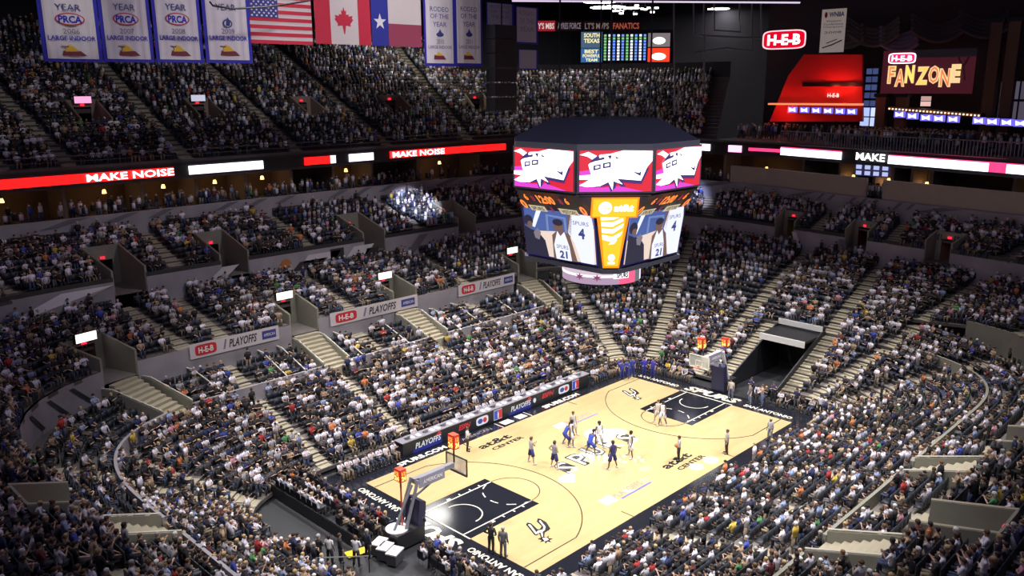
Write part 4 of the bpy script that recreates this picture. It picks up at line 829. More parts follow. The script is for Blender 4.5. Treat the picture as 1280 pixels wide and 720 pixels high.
for i in range(34):
    x = -9.6+i*.57+random.uniform(-.1, .1); it = thing('paper_stack' if i % 3 else 'laptop', (x, 9.35, 1.055), ('sheets of white paper' if i % 3 else 'open laptop')+' on the scorers table, %s thing from its left end' % ordw(i+1), 'paper' if i % 3 else 'laptop', 'papers on the scorers table' if i % 3 else 'laptops on the scorers table')
    if i % 3: obj('sheet', MB().box((x, 9.3, 1.065), (.3, .4, .02), random.uniform(-.4, .4)), WHITE, it); obj('sheet', MB().box((x+.03, 9.36, 1.08), (.22, .3, .01), random.uniform(-.4, .4)), WHITE, it)
    else: obj('keyboard_base', MB().box((x, 9.4, 1.065), (.36, .26, .02)), BLACKM, it); obj('lid', MB().prism([(x-.18, 9.28, 1.07), (x+.18, 9.28, 1.07), (x+.18, 9.2, 1.3), (x-.18, 9.2, 1.3)], (0, -.015, 0)), STEEL, it)

# ------------------------------------------------------------------ baskets
def basket(s, lab):
    root = thing('basketball_goal', (s*17.2, 0, 0), lab, 'basketball goal')
    X = lambda x: s*x
    obj('base', MB().box((X(17.2), 0, .5), (1.9, 1.3, .9)), BLACK, root)
    pd = MB().prism([(X(16.2), -.6, .1), (X(16.0), -.6, 2.3), (X(16.45), -.6, 2.5), (X(16.7), -.6, .1)], (0, 1.2, 0)); obj('base_pad', pd, mat('pad_navy', (.02, .02, .06), .5), root)
    m = mat('goal_frame', (.2, .2, .23) if s < 0 else (.62, .62, .64), .4) if s < 0 else mat('goal_frame_far', (.62, .62, .64), .4)
    obj('mast', MB().tube([(X(17.3), .35, .9), (X(16.3), .3, 3.6)], .1, 6).tube([(X(17.3), -.35, .9), (X(16.3), -.3, 3.6)], .1, 6).tube([(X(17.9), 0, .9), (X(16.5), 0, 3.3)], .08, 6), m, root)
    obj('arm', MB().box((X(14.9), 0, 3.5), (3.0, .28, .3)).tube([(X(16.6), 0, 2.4), (X(14.2), 0, 3.3)], .07, 6), m, root)
    obj('arm_banner', MB().box((X(15.2), -.22, 3.35), (1.9, .05, .65)), mat('arm_grey', (.25, .25, .35), .5), root)
    pn = Panel((X(15.2)-.9, -.26, 3.05), (1, 0, 0), (0, 0, 1), 1.8, .6, root); pn.text('AMERICAN', .12, .3, .9, .7, WHITE, .02)
    obj('backboard_glass', MB().box((X(13.11), 0, 3.435), (.04, 1.83, 1.07)), GLASS, root)
    fr = MB()
    for y in (-.9, .9): fr.box((X(13.11), y, 3.435), (.08, .06, 1.07))
    for z in (2.93, 3.94): fr.box((X(13.11), 0, z), (.08, 1.83, .06 if z > 3 else .12))
    obj('backboard_frame', fr, mat('frame_pad_%d' % s, (.03, .03, .04) if s < 0 else (.75, .73, .65), .5), root)
    sq = MB()
    for y in (-.3, .3): sq.box((X(13.08), y, 3.28), (.02, .05, .45))
    for z in (3.07, 3.5): sq.box((X(13.08), 0, z), (.02, .6, .05))
    obj('target_square', sq, WHITE, root)
    c = (X(12.72), 0, 3.05); obj('rim', MB().tube([(c[0]+.23*math.cos(t), .23*math.sin(t), 3.05) for t in np.linspace(0, 2*math.pi, 17)], .022, 5).box((X(13.02), 0, 3.03), (.16, .12, .08)), ORANGE, root)
    nt_ = MB()
    for k in range(10):
        for sg_ in (-1, 1):
            t = k*2*math.pi/10; nt_.tube([(c[0]+r_*math.cos(t+sg_*a), r_*math.sin(t+sg_*a), 3.05-h) for r_, a, h in ((.23, 0, 0), (.18, .3, .15), (.14, .6, .3), (.13, .9, .42))], .008, 3)
    obj('net', nt_, NET, root)
    for (x, y, z, w) in ((13.3, 0, 4.95, .62), (17.2, .1, 4.15, .62)):
        sc_ = thing('shot_clock', (X(x), y, z), 'lit orange shot clock %s the %s basket' % ('above the backboard of' if x < 14 else 'on the rear post of', 'near' if s < 0 else 'far'), 'shot clock')
        # clock faces both the court and the camera's side
        sg_ = -1
        obj('case', MB().box((X(x), y, z), (.42, .54, .88 if x < 14 else .74)), mat('clock_case', (.5, .05, .02), .5), sc_)
        for (o_, xd) in (((X(x)-.22, y+.25, z-.4 if x < 14 else z-.33), (0, -1, 0)), ((X(x)-.2, y-.28, z-.4 if x < 14 else z-.33), (1, 0, 0))):
            pn = Panel(o_, xd, (0, 0, 1), .5 if xd[1] else .4, .8 if x < 14 else .66, sc_); pn.rect(.05, .04, .95, .96, E((.9, .07, .02), 1.0), 'clock_face'); pn.text('24', .12, .08, .88, .5, E((1, .75, .15), 2.2), .04); pn.k = 1; pn.text('12', .2, .58, .8, .88, E((1, .55, .1), 1.6), .02)
        obj('pole', MB().tube([(X(x), y, 3.6), (X(x), y, z-.4)], .05, 6), BLACKM, sc_) if x < 14 else obj('pole', MB().tube([(X(x), y, .9), (X(x), y, z-.4)], .05, 6), mat('pole_red', (.5, .06, .03), .5), sc_)
basket(-1, 'near basketball goal with dark padded stand'); basket(1, 'far basketball goal with white framed backboard')

# ------------------------------------------------------------------ hanging scoreboard
sb = thing('center_scoreboard', (-1, -1, 14), 'huge hanging four-sided video scoreboard over centre court', 'scoreboard')
BX, BY = -1., -1.
def octa(a, b, z0, z1, m, name, a2=None, b2=None):
    def pts(a, b): return [(-a, b), (-a, -b), (-b, -a), (b, -a), (a, -b), (a, b), (b, a), (-b, a)]
    A_ = [(BX+x, BY+y, z0) for x, y in pts(a, b)]; B_ = [(BX+x, BY+y, z1) for x, y in pts(a2 or a, b2 or b)]
    return obj(name, MB().add(A_+B_, [tuple(range(8))[::-1], tuple(range(8, 16))]+[(i, (i+1) % 8, 8+(i+1) % 8, 8+i) for i in range(8)]), m, sb)
CASE = mat('board_case', (.025, .025, .04), .5)
octa(5.5, 2.45, 19.0, 21.95, CASE, 'upper_case'); octa(5.5, 2.45, 21.95, 23.2, mat('top_cowl', (.006, .006, .012), .9, spec=.0), 'top_cowl', 3., 1.6)
octa(4.2, 3.1, 17.7, 19.0, CASE, 'clock_band', 5.4, 2.5); octa(3.75, 3.05, 14.5, 17.9, CASE, 'lower_case', 4.2, 3.3); octa(3.9, 3.2, 14.25, 14.5, CASE, 'bottom_lip')
hg = MB()
for dx, dy in ((-2, -2), (2, -2), (-2, 2), (2, 2)): hg.tube([(BX+dx, BY+dy, 23), (BX+dx, BY+dy, 46.2)], .06, 5)
obj('hanging_cables', hg, BLACKM, sb)
pR, pW, pM, pD = E((.8, .005, .035), 1.0), E((1, .95, 1), 2.2), E((.75, .05, .65), 1.1), E((.05, .03, .25), .7)
def wavepanel(o, xd, w, h, par, yd=(0, 0, 1)):
    pn = Panel(o, xd, yd, w, h, par); pn.rect(-.03, -.04, 1.03, 1.04, CASE, 'screen_frame'); pn.rect(0, 0, 1, 1, pR, 'screen')
    pn.poly([(0, 0), (.9, 0), (.55, .14), (.3, .1), (0, .22)], pM, 'magenta_shade'); pn.poly([(0, .3), (.25, .35), (.2, .55), (0, .5)], pM, 'magenta_shade')
    pn.poly([(.2, .1), (.40, .16), (.44, -.0), (.5, .1), (.52, .24), (.58, .12), (.64, .13), (.6, .23), (.86, .19), (.96, .58), (.5, .45)], pD, 'dark_shadow')
    pn.poly([(0, .16), (.1, .12), (.28, .14), (.40, .24), (.46, .04), (.47, .26), (.6, .18), (.52, .32), (.85, .27), (.93, .6), (1, .75), (1, .98), (.6, 1), (.42, .92), (.28, .9), (.16, .74), (.12, .66), (.16, .42), (0, .40), (0, .3), (.14, .3)], pW, 'white_wave')
    pn.poly([(0, .9), (.12, .97), (.3, .82), (.22, .74), (.1, .86)], pW, 'white_flare')
    pn.polys([[(.19, .64), (.29, .68), (.29, .56), (.19, .52)], [(.32, .7), (.43, .73), (.43, .6), (.32, .57)]], pD, 'small_letters'); pn.polys([[(.215, .62), (.27, .64), (.27, .59), (.215, .57)], [(.345, .67), (.405, .69), (.405, .635), (.345, .615)]], pW, 'small_letters_fill'); pn.polys([[(.11, .68), (.18, .8), (.26, .9), (.27, .82), (.34, .85), (.34, .79), (.2, .74)], [(.38, .88), (.44, .89), (.42, .78)], [(.48, .88), (.5, .8), (.56, .81), (.52, .83)], [(.72, .5), (.84, .38), (.85, .52), (.82, .46)]], pD, 'dark_marks')
def C3(x, y, z): return (BX+x, BY+y, z)
g = .14
wavepanel(C3(-5.5-g, 2.35, 19.25), (0, -1, 0), 4.7, 2.35, sb)
wavepanel(C3(-5.42-.1+.08, -2.6, 19.25), (1, -1, 0), 4.15, 2.35, sb)
wavepanel(C3(-2.3, -5.5-g, 19.25), (1, 0, 0), 4.6, 2.35, sb)
# other sides, plain screens for a look from elsewhere
for (o_, xd) in ((C3(2.3, 5.5+g, 19.25), (-1, 0, 0)), (C3(5.5+g, -2.35, 19.25), (0, 1, 0))): Panel(o_, xd, (0, 0, 1), 4.6, 2.35, sb).rect(0, 0, 1, 1, pR, 'screen')
# clock band digits
O1, O2, TN = E((1, .22, .03), 1.6), E((.5, .02, .08), .6), E((.75, .62, .4), .8)
def clockband(o, xd, w, par, out):
    yd = np.array([out[0]*1.25, out[1]*1.25, 1.3]); pn = Panel(o, xd, yd, w, 1.75, par)
    pn.text('12:00', .36, .52, .60, .96, O1, .04); pn.k = 0; pn.text('0', .04, .12, .12, .6, O1, .04); pn.k = 0; pn.text('0', .9, .12, .98, .6, O1, .04); pn.k = 0; pn.text('6', .17, .62, .22, .96, O1, .03); pn.k = 0; pn.text('6', .76, .62, .81, .96, O1, .03); pn.k = 0
    pn.rect(.14, .05, .38, .34, TN, 'name_strip'); pn.text('SPURS', .17, .1, .35, .29, BLACKM, .02); pn.k = 0; pn.rect(.58, .05, .84, .34, TN, 'name_strip'); pn.text('VISITORS', .61, .1, .82, .29, BLACKM, .02); pn.k = 0
    for x in (.27, .67): pn.text('8', x, .6, x+.05, .9, O2, .03); pn.k = 0
    pn.text('1', .46, .08, .49, .36, O2, .03)
clockband(C3(-4.3, 2.9, 17.6), (0, -1, 0), 5.6, sb, (-1, 0)); clockband(C3(-2.9, -4.3, 17.6), (1, 0, 0), 5.6, sb, (0, -1))
pn = Panel(C3(-4.72, -2.85, 17.72), (1, -1, 0), (-.5, -.5, 1.3), 2.75, 1.45, sb); yO = E((1, .28, .0), 1.2); yY = E((.95, .6, .02), 1.15)
pn.k = 3; pn.rect(-.0, 0, 1, 1, yO, 'orange_border'); pn.rect(.04, .07, .96, .93, yY, 'yellow_face'); pn.oval(.3, .5, .14, .3, E((1, 1, .95), 1.9), 'globe_mark'); pn.text('at&t', .48, .33, .9, .68, E((1, 1, .95), 1.9), .05)
pn.k = 7; pn.polys([[(.17, .6+.0), (.4, .66), (.4, .63), (.17, .57)], [(.17, .48), (.42, .52), (.42, .49), (.17, .45)], [(.2, .36), (.4, .38), (.4, .355), (.2, .335)]], yY, 'globe_stripe')
# tapering corner sign below
def cz(z, half): s = (z-14.5)/3.4; x = 3.75+.45*s; y = 3.05+.25*s; m_ = (x+y)/2; return m_, half
lowc = thing('x', (0, 0, 0)); bpy.data.objects.remove(lowc)
dxy = np.array([1, -1, 0])/math.sqrt(2); nxy = np.array([-1, -1, 0])/math.sqrt(2)
cT = np.array(C3(-3.75, -3.75, 17.85))+nxy*.12; cB = np.array(C3(-3.4, -3.4, 14.6))+nxy*.12
def cp(u, v, off=0): c = cB+(cT-cB)*v; hw = .48+.48*v; return c+dxy*(u-.5)*2*hw+nxy*off
obj('corner_sign', MB().prism([cp(0, 0), cp(1, 0), cp(1, 1), cp(0, 1)], nxy*.03), yO, sb); obj('corner_sign_face', MB().prism([cp(.1, .04, .04), cp(.9, .04, .04), cp(.9, .97, .04), cp(.1, .97, .04)], nxy*.02), yY, sb)
bandw = [[(.12, .55), (.5, .5), (.8, .62), (.86, .7), (.5, .6), (.12, .64)], [(.12, .68), (.5, .66), (.84, .78), (.86, .85), (.5, .74), (.12, .76)], [(.12, .8), (.5, .79), (.84, .9), (.8, .95), (.5, .87), (.12, .88)], [(.12, .91), (.5, .92), (.7, .96), (.12, .97)], [(.35, .45), (.6, .47), (.7, .55), (.45, .5)]]
mb = MB()
for b_ in bandw: mb.prism([cp(u, v, .07) for u, v in b_], nxy*.02)
obj('globe_bands', mb, E((1, 1, .95), 1.8), sb)
mb = MB().prism([cp(.5+.18*math.cos(t), .2+.07*math.sin(t), .07) for t in np.linspace(0, 2*math.pi, 14, False)], nxy*.02).prism([cp(.3, .08, .07), cp(.7, .08, .07), cp(.7, .12, .07), cp(.3, .12, .07)], nxy*.02)
obj('small_globe', mb, E((1, 1, .8), 1.6), sb)
# live picture screens
def live(o, xd, yd, w, h, par, side=0):
    pn = Panel(o, xd, yd, w, h, par); bl, tan, dk, sk, jw, nv, gy = E((.08, .14, .42), .9), E((.85, .68, .58), 1.05), E((.02, .02, .06), .7), E((.20, .11, .09), .9), E((.8, .83, 1), 1.15), E((.05, .06, .3), .8), E((.28, .24, .3), .8)
    pn.rect(-.02, -.03, 1.02, 1.03, E((.03, .02, .3), .5), 'screen_frame'); pn.rect(0, 0, 1, 1, tan, 'screen')
    pn.poly([(0, .5), (0, 1), (1, 1), (1, .75), (.6, .6)], bl, 'blue_band'); pn.poly([(.1, .62), (.2, 1), (.27, 1), (.15, .6)], jw, 'white_line'); pn.poly([(.33, .55), (.33, .92), (.62, .9), (.63, .5), (.6, .5), (.59, .86), (.36, .88), (.36, .56)], E((.2, .28, .6), .9), 'backboard_line')
    pn.poly([(.64, .6), (.7, 1), (.98, 1), (1, .8), (.98, 0), (.8, 0), (.72, .4)], jw, 'white_uniform'); pn.k -= 1; pn.poly([(.62, .5), (.66, 1), (.72, 1), (.68, .5)], sk, 'arm'); pn.text('4', .79, .5, .88, .72, nv, .04); pn.k -= 1; pn.text('SPURS', .72, .78, .94, .86, nv, .0)
    pn.poly([(0, 0), (0, .62), (.1, .55), (.2, .52), (.3, .35), (.34, 0)], dk, 'dark_uniform'); pn.oval(.07, .74, .07, .12, dk, 'head'); pn.oval(.09, .66, .04, .07, sk, 'face'); pn.poly([(.14, .5), (.2, .6), (.25, .52), (.22, .35), (.16, .38)], gy, 'shoulder')
    pn.poly([(.42, .0), (.42, .5), (.5, .62), (.6, .62), (.68, .5), (.76, 0)], sk, 'body'); pn.poly([(.46, 0), (.44, .3), (.5, .6), (.54, .5), (.6, .6), (.66, .3), (.68, 0)], jw, 'white_jersey'); pn.oval(.52, .72, .07, .12, sk, 'head'); pn.oval(.52, .79, .075, .07, dk, 'hair'); pn.text('21', .52, .04, .63, .2, nv, .04); pn.k -= 1; pn.text('SPURS', .48, .24, .65, .32, nv, .0)
live(np.array(C3(-3.75-.1, 2.95, 14.75)), (0, -1, 0), (-.13, 0, 1), 5.65, 3.0, sb); live(np.array(C3(-2.75, -3.75-.1, 14.75)), (1, 0, 0), (0, -.13, 1), 5.65, 3.0, sb)
# bottom ring
rg = thing('ring_screen', (-1, -1, 12.9), 'round lit ring screen under the hanging scoreboard', 'screen'); rc = (BX, BY); rr = 2.55
def arcwall(a0, a1, z0, z1, r, m, name, n=24):
    ts = np.linspace(a0, a1, n+1); V = []
    for t in ts:
        for r_ in (r, r-.03): V += [(rc[0]+r_*math.cos(t), rc[1]+r_*math.sin(t), z) for z in (z0, z1)]
    F = []
    for i in range(n):
        b_ = 4*i; F += [(b_, b_+4, b_+5, b_+1), (b_+2, b_+3, b_+7, b_+6), (b_+1, b_+5, b_+7, b_+3), (b_, b_+2, b_+6, b_+4)]
    return obj(name, MB().add(V, F), m, rg)
va = math.atan2(CAM[1]-BY, CAM[0]-BX)
arcwall(0, 2*math.pi, 12.95, 14.2, rr-.05, CASE, 'ring_case', 40)
arcwall(va-2.6, va+.7, 13.55, 14.15, rr, E((.75, .6, .72), .95), 'upper_band'); arcwall(va-2.6, va+.7, 13.0, 13.54, rr, E((.6, .42, .6), .8), 'lower_band'); arcwall(va-2.6, va+.7, 13.45, 13.6, rr+.02, E((1, .9, .85), 1.3), 'bright_band'); arcwall(va+.45, va+.98, 13.0, 14.15, rr+.03, E((1, .15, .3), 1.0), 'pink_band'); arcwall(va+1.0, va+1.25, 13, 14.15, rr+.02, E((.3, .3, .35), .6), 'grey_band'); arcwall(va+1.25, va+2.8, 13.0, 14.15, rr, E((.8, .8, 1), 1.3), 'white_band')
arcwall(va+.3, va+.72, 13.38, 13.85, rr+.06, E((.98, .95, 1), 1.6), 'logo_plate', 10)
a_ = va+.34; b_ = va+.68; pA = np.array([rc[0]+(rr+.1)*math.cos(a_), rc[1]+(rr+.1)*math.sin(a_), 13.45]); pB = np.array([rc[0]+(rr+.1)*math.cos(b_), rc[1]+(rr+.1)*math.sin(b_), 13.45])
pn = Panel(pA+np.array([math.cos(va+.51), math.sin(va+.51), 0])*.08, pB-pA, (0, 0, 1), np.linalg.norm(pB-pA), .34, rg); pn.text('SPURS', .05, 0, .95, 1, BLACK, .04)
for a in (va-.55, va-.1):
    c = np.array([rc[0]+(rr+.04)*math.cos(a), rc[1]+(rr+.04)*math.sin(a), 13.45]); e_ = np.array([-math.sin(a), math.cos(a), 0]); n_r = np.array([math.cos(a), math.sin(a), 0])
    obj('star_mark', MB().prism([c+e_*(.34 if i % 2 == 0 else .12)*math.sin(i*math.pi/6)+np.array([0, 0, (.25 if i % 2 == 0 else .1)*math.cos(i*math.pi/6)]) for i in range(12)], n_r*.02), E((.35, .1, .25), .7), rg)

# ------------------------------------------------------------------ people: shared templates
SKIN, CLOTH, HAIRM = objcol_mat('skin', .6, .05), objcol_mat('fabric', .85, .15), objcol_mat('hair_strands', .7, .25)
SHOE = objcol_mat('shoe_leather', .5, .05); EYEM = mat('eye_dark', (.03, .02, .02), .3)
def V3(*a): return np.array(a, float)
def pose_std(arm='down', lean=0., wide=.1, step=0.):
    J = dict(pelvis=V3(0, 0, .95), waist=V3(0, 0, 1.08), chest=V3(0, .0, 1.32), neck=V3(0, 0, 1.5), jaw=V3(0, .02, 1.58), head=V3(0, .01, 1.66), crown=V3(0, 0, 1.73))
    for s, k in ((-1, 'L'), (1, 'R')):
        st = step*s; J['hip'+k] = V3(s*.1, 0, .92); J['knee'+k] = V3(s*(.1+wide*.3), .02+st*.5, .5); J['ank'+k] = V3(s*(.1+wide*.6), -.02+st, .09); J['toe'+k] = V3(s*(.12+wide*.7), .14+st, .04)
        J['sh'+k] = V3(s*.19, 0, 1.43)
        if arm == 'down': e, h = V3(s*.24, -.02, 1.14), V3(s*.25, .06, .9)
        elif arm == 'hips': e, h = V3(s*.36, -.1, 1.2), V3(s*.19, .06, 1.04)
        elif arm == 'clap': e, h = V3(s*.24, .1, 1.18), V3(s*.035, .3, 1.3)
        elif arm == 'up': e, h = V3(s*.27, .05, 1.62), V3(s*.22, .08, 1.88)
        elif arm == 'cross': e, h = V3(s*.25, .06, 1.17), V3(-s*.08, .16, 1.18)
        elif arm == 'ball': e, h = (V3(s*.24, -.02, 1.14), V3(s*.25, .06, .9)) if s > 0 else (V3(s*.3, .05, 1.2), V3(s*.45, .2, 1.16))
        J['el'+k] = e; J['ha'+k] = h
    if lean:
        c, s_ = math.cos(lean), math.sin(lean)
        for k in J:
            if k[:2] in ('wa', 'ch', 'ne', 'ja', 'he', 'cr', 'sh', 'el', 'ha'):
                d = J[k]-J['pelvis']; J[k] = J['pelvis']+V3(d[0], c*d[1]+s_*d[2], -s_*d[1]+c*d[2]+0)
        for k in 'LR': J['knee'+k] += V3(0, .12, -.04)
        for k in J:
            if k[:3] not in ('ank', 'toe', 'kne'): J[k] = J[k]+V3(0, -.08, -.1)
        for k in 'LR': J['ha'+k] = J['knee'+k]+V3(0, .04, .1) if arm == 'down' else J['ha'+k]; J['el'+k] = (J['sh'+k]+J['ha'+k])/2+V3(.05*(1 if k == 'R' else -1), -.03, 0)
    return J
def pose_sit(arm='lap', lean=0.):
    J = dict(pelvis=V3(0, -.02, .52), waist=V3(0, -.05, .66), chest=V3(0, -.05+lean, .9), neck=V3(0, -.03+lean*1.4, 1.07), jaw=V3(0, .0+lean*1.5, 1.15), head=V3(0, -.01+lean*1.5, 1.23), crown=V3(0, -.02+lean*1.5, 1.3))
    for s, k in ((-1, 'L'), (1, 'R')):
        J['hip'+k] = V3(s*.1, .02, .5); J['knee'+k] = V3(s*.13, .42, .52); J['ank'+k] = V3(s*.14, .40, .1); J['toe'+k] = V3(s*.15, .54, .04); J['sh'+k] = V3(s*.19, -.04+lean*1.2, 1.0)
        e, h = {'lap': (V3(s*.25, .05+lean, .76), V3(s*.1, .3+lean, .63)), 'clap': (V3(s*.25, .1, .8), V3(s*.03, .32, .95)), 'cross': (V3(s*.25, .06, .77), V3(-s*.07, .15, .8)), 'face': (V3(s*.2, .22, .74), V3(s*.06, .2, 1.05))}[arm]
        J['el'+k] = e; J['ha'+k] = h
    return J
def skin_mesh(name, J, fingers=True):
    v, e, r = [], [], []
    def add(p, rad, par=None):
        v.append(tuple(p)); r.append(rad); i = len(v)-1
        if par is not None: e.append((par, i))
        return i
    pe = add(J['pelvis'], (.13, .1)); wa = add(J['waist'], (.12, .09), pe); ch = add(J['chest'], (.14, .1), wa); ne = add(J['neck'], (.055, .055), ch); ja = add(J['jaw'], (.07, .075), ne); he = add(J['head'], (.082, .095), ja); add(J['crown'], (.06, .07), he)
    add(J['jaw']+V3(0, .105, .035), (.014, .014), ja)        # nose
    for s in (-1, 1): add(J['head']+V3(s*.092, 0, -.03), (.018, .022), he)     # ears
    for s, k in ((-1, 'L'), (1, 'R')):
        sh = add(J['sh'+k], (.055, .055), ch); el = add(J['el'+k], (.042, .042), sh); f = J['ha'+k]-J['el'+k]; f /= np.linalg.norm(f); wr = add(J['ha'+k]-f*.03, (.03, .027), el); pa = add(J['ha'+k]+f*.045, (.036, .02), wr)
        if fingers:
            side = np.cross(f, [0, 0, 1.]); side = side/np.linalg.norm(side) if np.linalg.norm(side) > .1 else V3(0, 1, 0)
            if abs(f[2]) > .6: side = V3(0, 1, 0)
            curl = np.cross(side, f)
            for i, L in enumerate((.055, .068, .072, .058)):
                b = J['ha'+k]+f*.085+side*(i-1.5)*.021; k1 = add(b, (.0095, .0095), pa); k2 = add(b+f*L*.55+curl*.008, (.0085, .0085), k1); add(b+f*L+curl*.026, (.007, .007), k2)
            t1 = add(J['ha'+k]+f*.03+side*.045, (.011, .011), pa); add(J['ha'+k]+f*.075+side*.062+curl*.01, (.009, .009), t1)
        hp = add(J['hip'+k], (.085, .085), pe); kn = add(J['knee'+k], (.058, .058), hp); an = add(J['ank'+k], (.038, .038), kn); add(J['toe'+k], (.035, .03), an)
    me = bpy.data.meshes.new(name); me.from_pydata(v, e, []); o = bpy.data.objects.new(name, me); COL.objects.link(o)
    m = o.modifiers.new('s', 'SKIN'); m.use_smooth_shade = True
    for i, rr_ in enumerate(r): me.skin_vertices[0].data[i].radius = rr_
    me.skin_vertices[0].data[0].use_root = True
    m2 = o.modifiers.new('d', 'SUBSURF'); m2.levels = 1; m2.render_levels = 1
    out = bpy.data.meshes.new_from_object(o.evaluated_get(bpy.context.evaluated_depsgraph_get())); bpy.data.objects.remove(o)
    out.materials.clear(); out.materials.append(SKIN); out.name = name; return out
def loft(mb, rings, n=10):
    V = []
    for c, rx, ry in rings: V += [(c[0]+rx*math.cos(t), c[1]+ry*math.sin(t), c[2]) for t in np.linspace(0, 2*math.pi, n, False)]
    F = [(i*n+k, i*n+(k+1) % n, (i+1)*n+(k+1) % n, (i+1)*n+k) for i in range(len(rings)-1) for k in range(n)]+[tuple(range(n))[::-1], tuple((len(rings)-1)*n+k for k in range(n))]
    mb.add(V, F)
def mesh_of(name, mb, m):
    me = bpy.data.meshes.new(name); me.from_pydata(mb.v, [], mb.f); me.materials.append(m); me.polygons.foreach_set('use_smooth', [True]*len(me.polygons)); return me
def make_template(J, sleeves='short', legs='long', fingers=True):
    T = {'body': skin_mesh('body', J, fingers)}
    mb = MB(); pe, wa, ch, ne = J['pelvis'], J['waist'], J['chest'], J['neck']; up_ = (J['shL']+J['shR'])/2
    hem = pe if legs != 'jacket' else pe-V3(0, 0, .08)
    loft(mb, [(hem-V3(0, 0, .02), .165, .125), (pe+(wa-pe)*.6, .16, .12), (wa, .155, .115), (ch, .185, .13), (up_*.75+ch*.25, .19, .115), (up_+(ne-up_)*.4, .13, .085), (ne, .065, .06)])
    for k in 'LR':
        if sleeves == 'none': continue
        s_, e_, h_ = J['sh'+k], J['el'+k], J['ha'+k]
        mb.tube([s_*.85+up_*.15, s_, (s_+e_)/2, e_*.9+s_*.1] + ([e_, (e_+h_)/2, h_*.93+e_*.07] if sleeves == 'long' else []), .072, 7, r1=.045)
    T['shirt'] = mesh_of('shirt', mb, CLOTH); mb = MB()
    if legs == 'shorts':
        loft(mb, [(pe-V3(0, 0, .08), .17, .13), (pe+V3(0, 0, .03), .165, .125)])
        for k in 'LR': mb.tube([J['hip'+k], J['hip'+k]*.5+J['knee'+k]*.5, J['knee'+k]+V3(0, 0, .02)], .1, 8, r1=.115)
    else:
        loft(mb, [(pe-V3(0, 0, .07), .165, .125), (pe+V3(0, 0, .03), .16, .12)])
        for k in 'LR': mb.tube([J['hip'+k], J['hip'+k]*.5+J['knee'+k]*.5, J['knee'+k], (J['knee'+k]+J['ank'+k])/2, J['ank'+k]-V3(0, 0, .02)], .098, 8, r1=.06)
    T['trousers' if legs != 'shorts' else 'shorts'] = mesh_of('trousers', mb, CLOTH)
    mb = MB(); h = J['head']
    rows = [(.0, -.015, .098, .108), (.035, -.012, .1, .112), (.075, -.008, .088, .1), (.105, -.005, .06, .07), (.118, 0, .02, .025)]
    loft(mb, [(h+V3(0, dy, dz-.005), rx, ry) for dz, dy, rx, ry in rows]); loft(mb, [(h+V3(0, -.05, -.1), .06, .045), (h+V3(0, -.045, -.05), .085, .065), (h+V3(0, -.03, .01), .095, .08)], 8)
    T['hair'] = mesh_of('hair', mb, HAIRM); mb = MB()
    for k in 'LR': mb.tube([J['ank'+k]+V3(0, -.06, -.035), J['ank'+k]+V3(0, 0, -.03), J['toe'+k]+V3(0, .04, 0)], .052, 6, r1=.04)
    T['shoes'] = mesh_of('shoes', mb, SHOE); mb = MB()
    for s in (-1, 1): mb.box(h+V3(s*.032, .098, -.01), (.022, .01, .012))
    mb.box(J['jaw']+V3(0, .083, -.012), (.04, .01, .008)); T['face_features'] = mesh_of('face_features', mb, EYEM)
    return T
TPL = {'sit': make_template(pose_sit()), 'sit_clap': make_template(pose_sit('clap')), 'sit_lean': make_template(pose_sit('lap', .13), 'long'), 'sit_cross': make_template(pose_sit('cross'), 'long'),
       'stand': make_template(pose_std()), 'stand_clap': make_template(pose_std('clap')), 'stand_cross': make_template(pose_std('cross'), 'long'),
       'suit': make_template(pose_std('down', wide=.05), 'long', 'jacket'), 'suit_hip': make_template(pose_std('hips', wide=.05), 'long', 'jacket'),
       'play': make_template(pose_std('down', wide=.35), 'none', 'shorts'), 'play_hips': make_template(pose_std('hips', wide=.25), 'none', 'shorts'), 'play_bent': make_template(pose_std('down', .6, wide=.4), 'none', 'shorts'),
       'play_clap': make_template(pose_std('clap', wide=.3), 'none', 'shorts'), 'play_walk': make_template(pose_std('down', wide=.1, step=.22), 'none', 'shorts'), 'ref_ball': make_template(pose_std('ball', wide=.1), 'short')}
SKINS = [(.62, .40, .29), (.55, .34, .24), (.68, .46, .35), (.42, .25, .17), (.22, .12, .08), (.5, .3, .2)]
HAIRS = [('black', (.02, .017, .017)), ('dark brown', (.06, .035, .02)), ('brown', (.14, .08, .04)), ('blond', (.5, .36, .17)), ('grey', (.42, .4, .38)), ('white-capped', (.75, .75, .75)), ('bald', None)]
SHIRTS = [('white', (.77, .75, .86), 24), ('black', (.02, .02, .025), 31), ('dark grey', (.07, .07, .08), 12), ('light grey', (.42, .41, .45), 9), ('navy', (.025, .035, .11), 9), ('pale blue', (.28, .36, .58), 4), ('bright blue', (.06, .09, .42), 2), ('red', (.42, .04, .04), 1.3), ('green', (.08, .27, .1), .8), ('yellow', (.62, .45, .08), .8), ('orange', (.6, .2, .07), .8), ('pink', (.6, .28, .36), 1), ('tan', (.42, .31, .21), 5), ('maroon', (.14, .03, .04), 2)]  # white leans lavender: purple cast of the arena light put into the cloth
SW = np.array([s[2] for s in SHIRTS], float); SW /= SW.sum()
PANTS = [(.03, .035, .06), (.05, .07, .14), (.02, .02, .02), (.25, .2, .14), (.12, .12, .13)]
def jitter(c, a=.12): f = 1+random.uniform(-a, a); return tuple(min(1, x*f) for x in c)
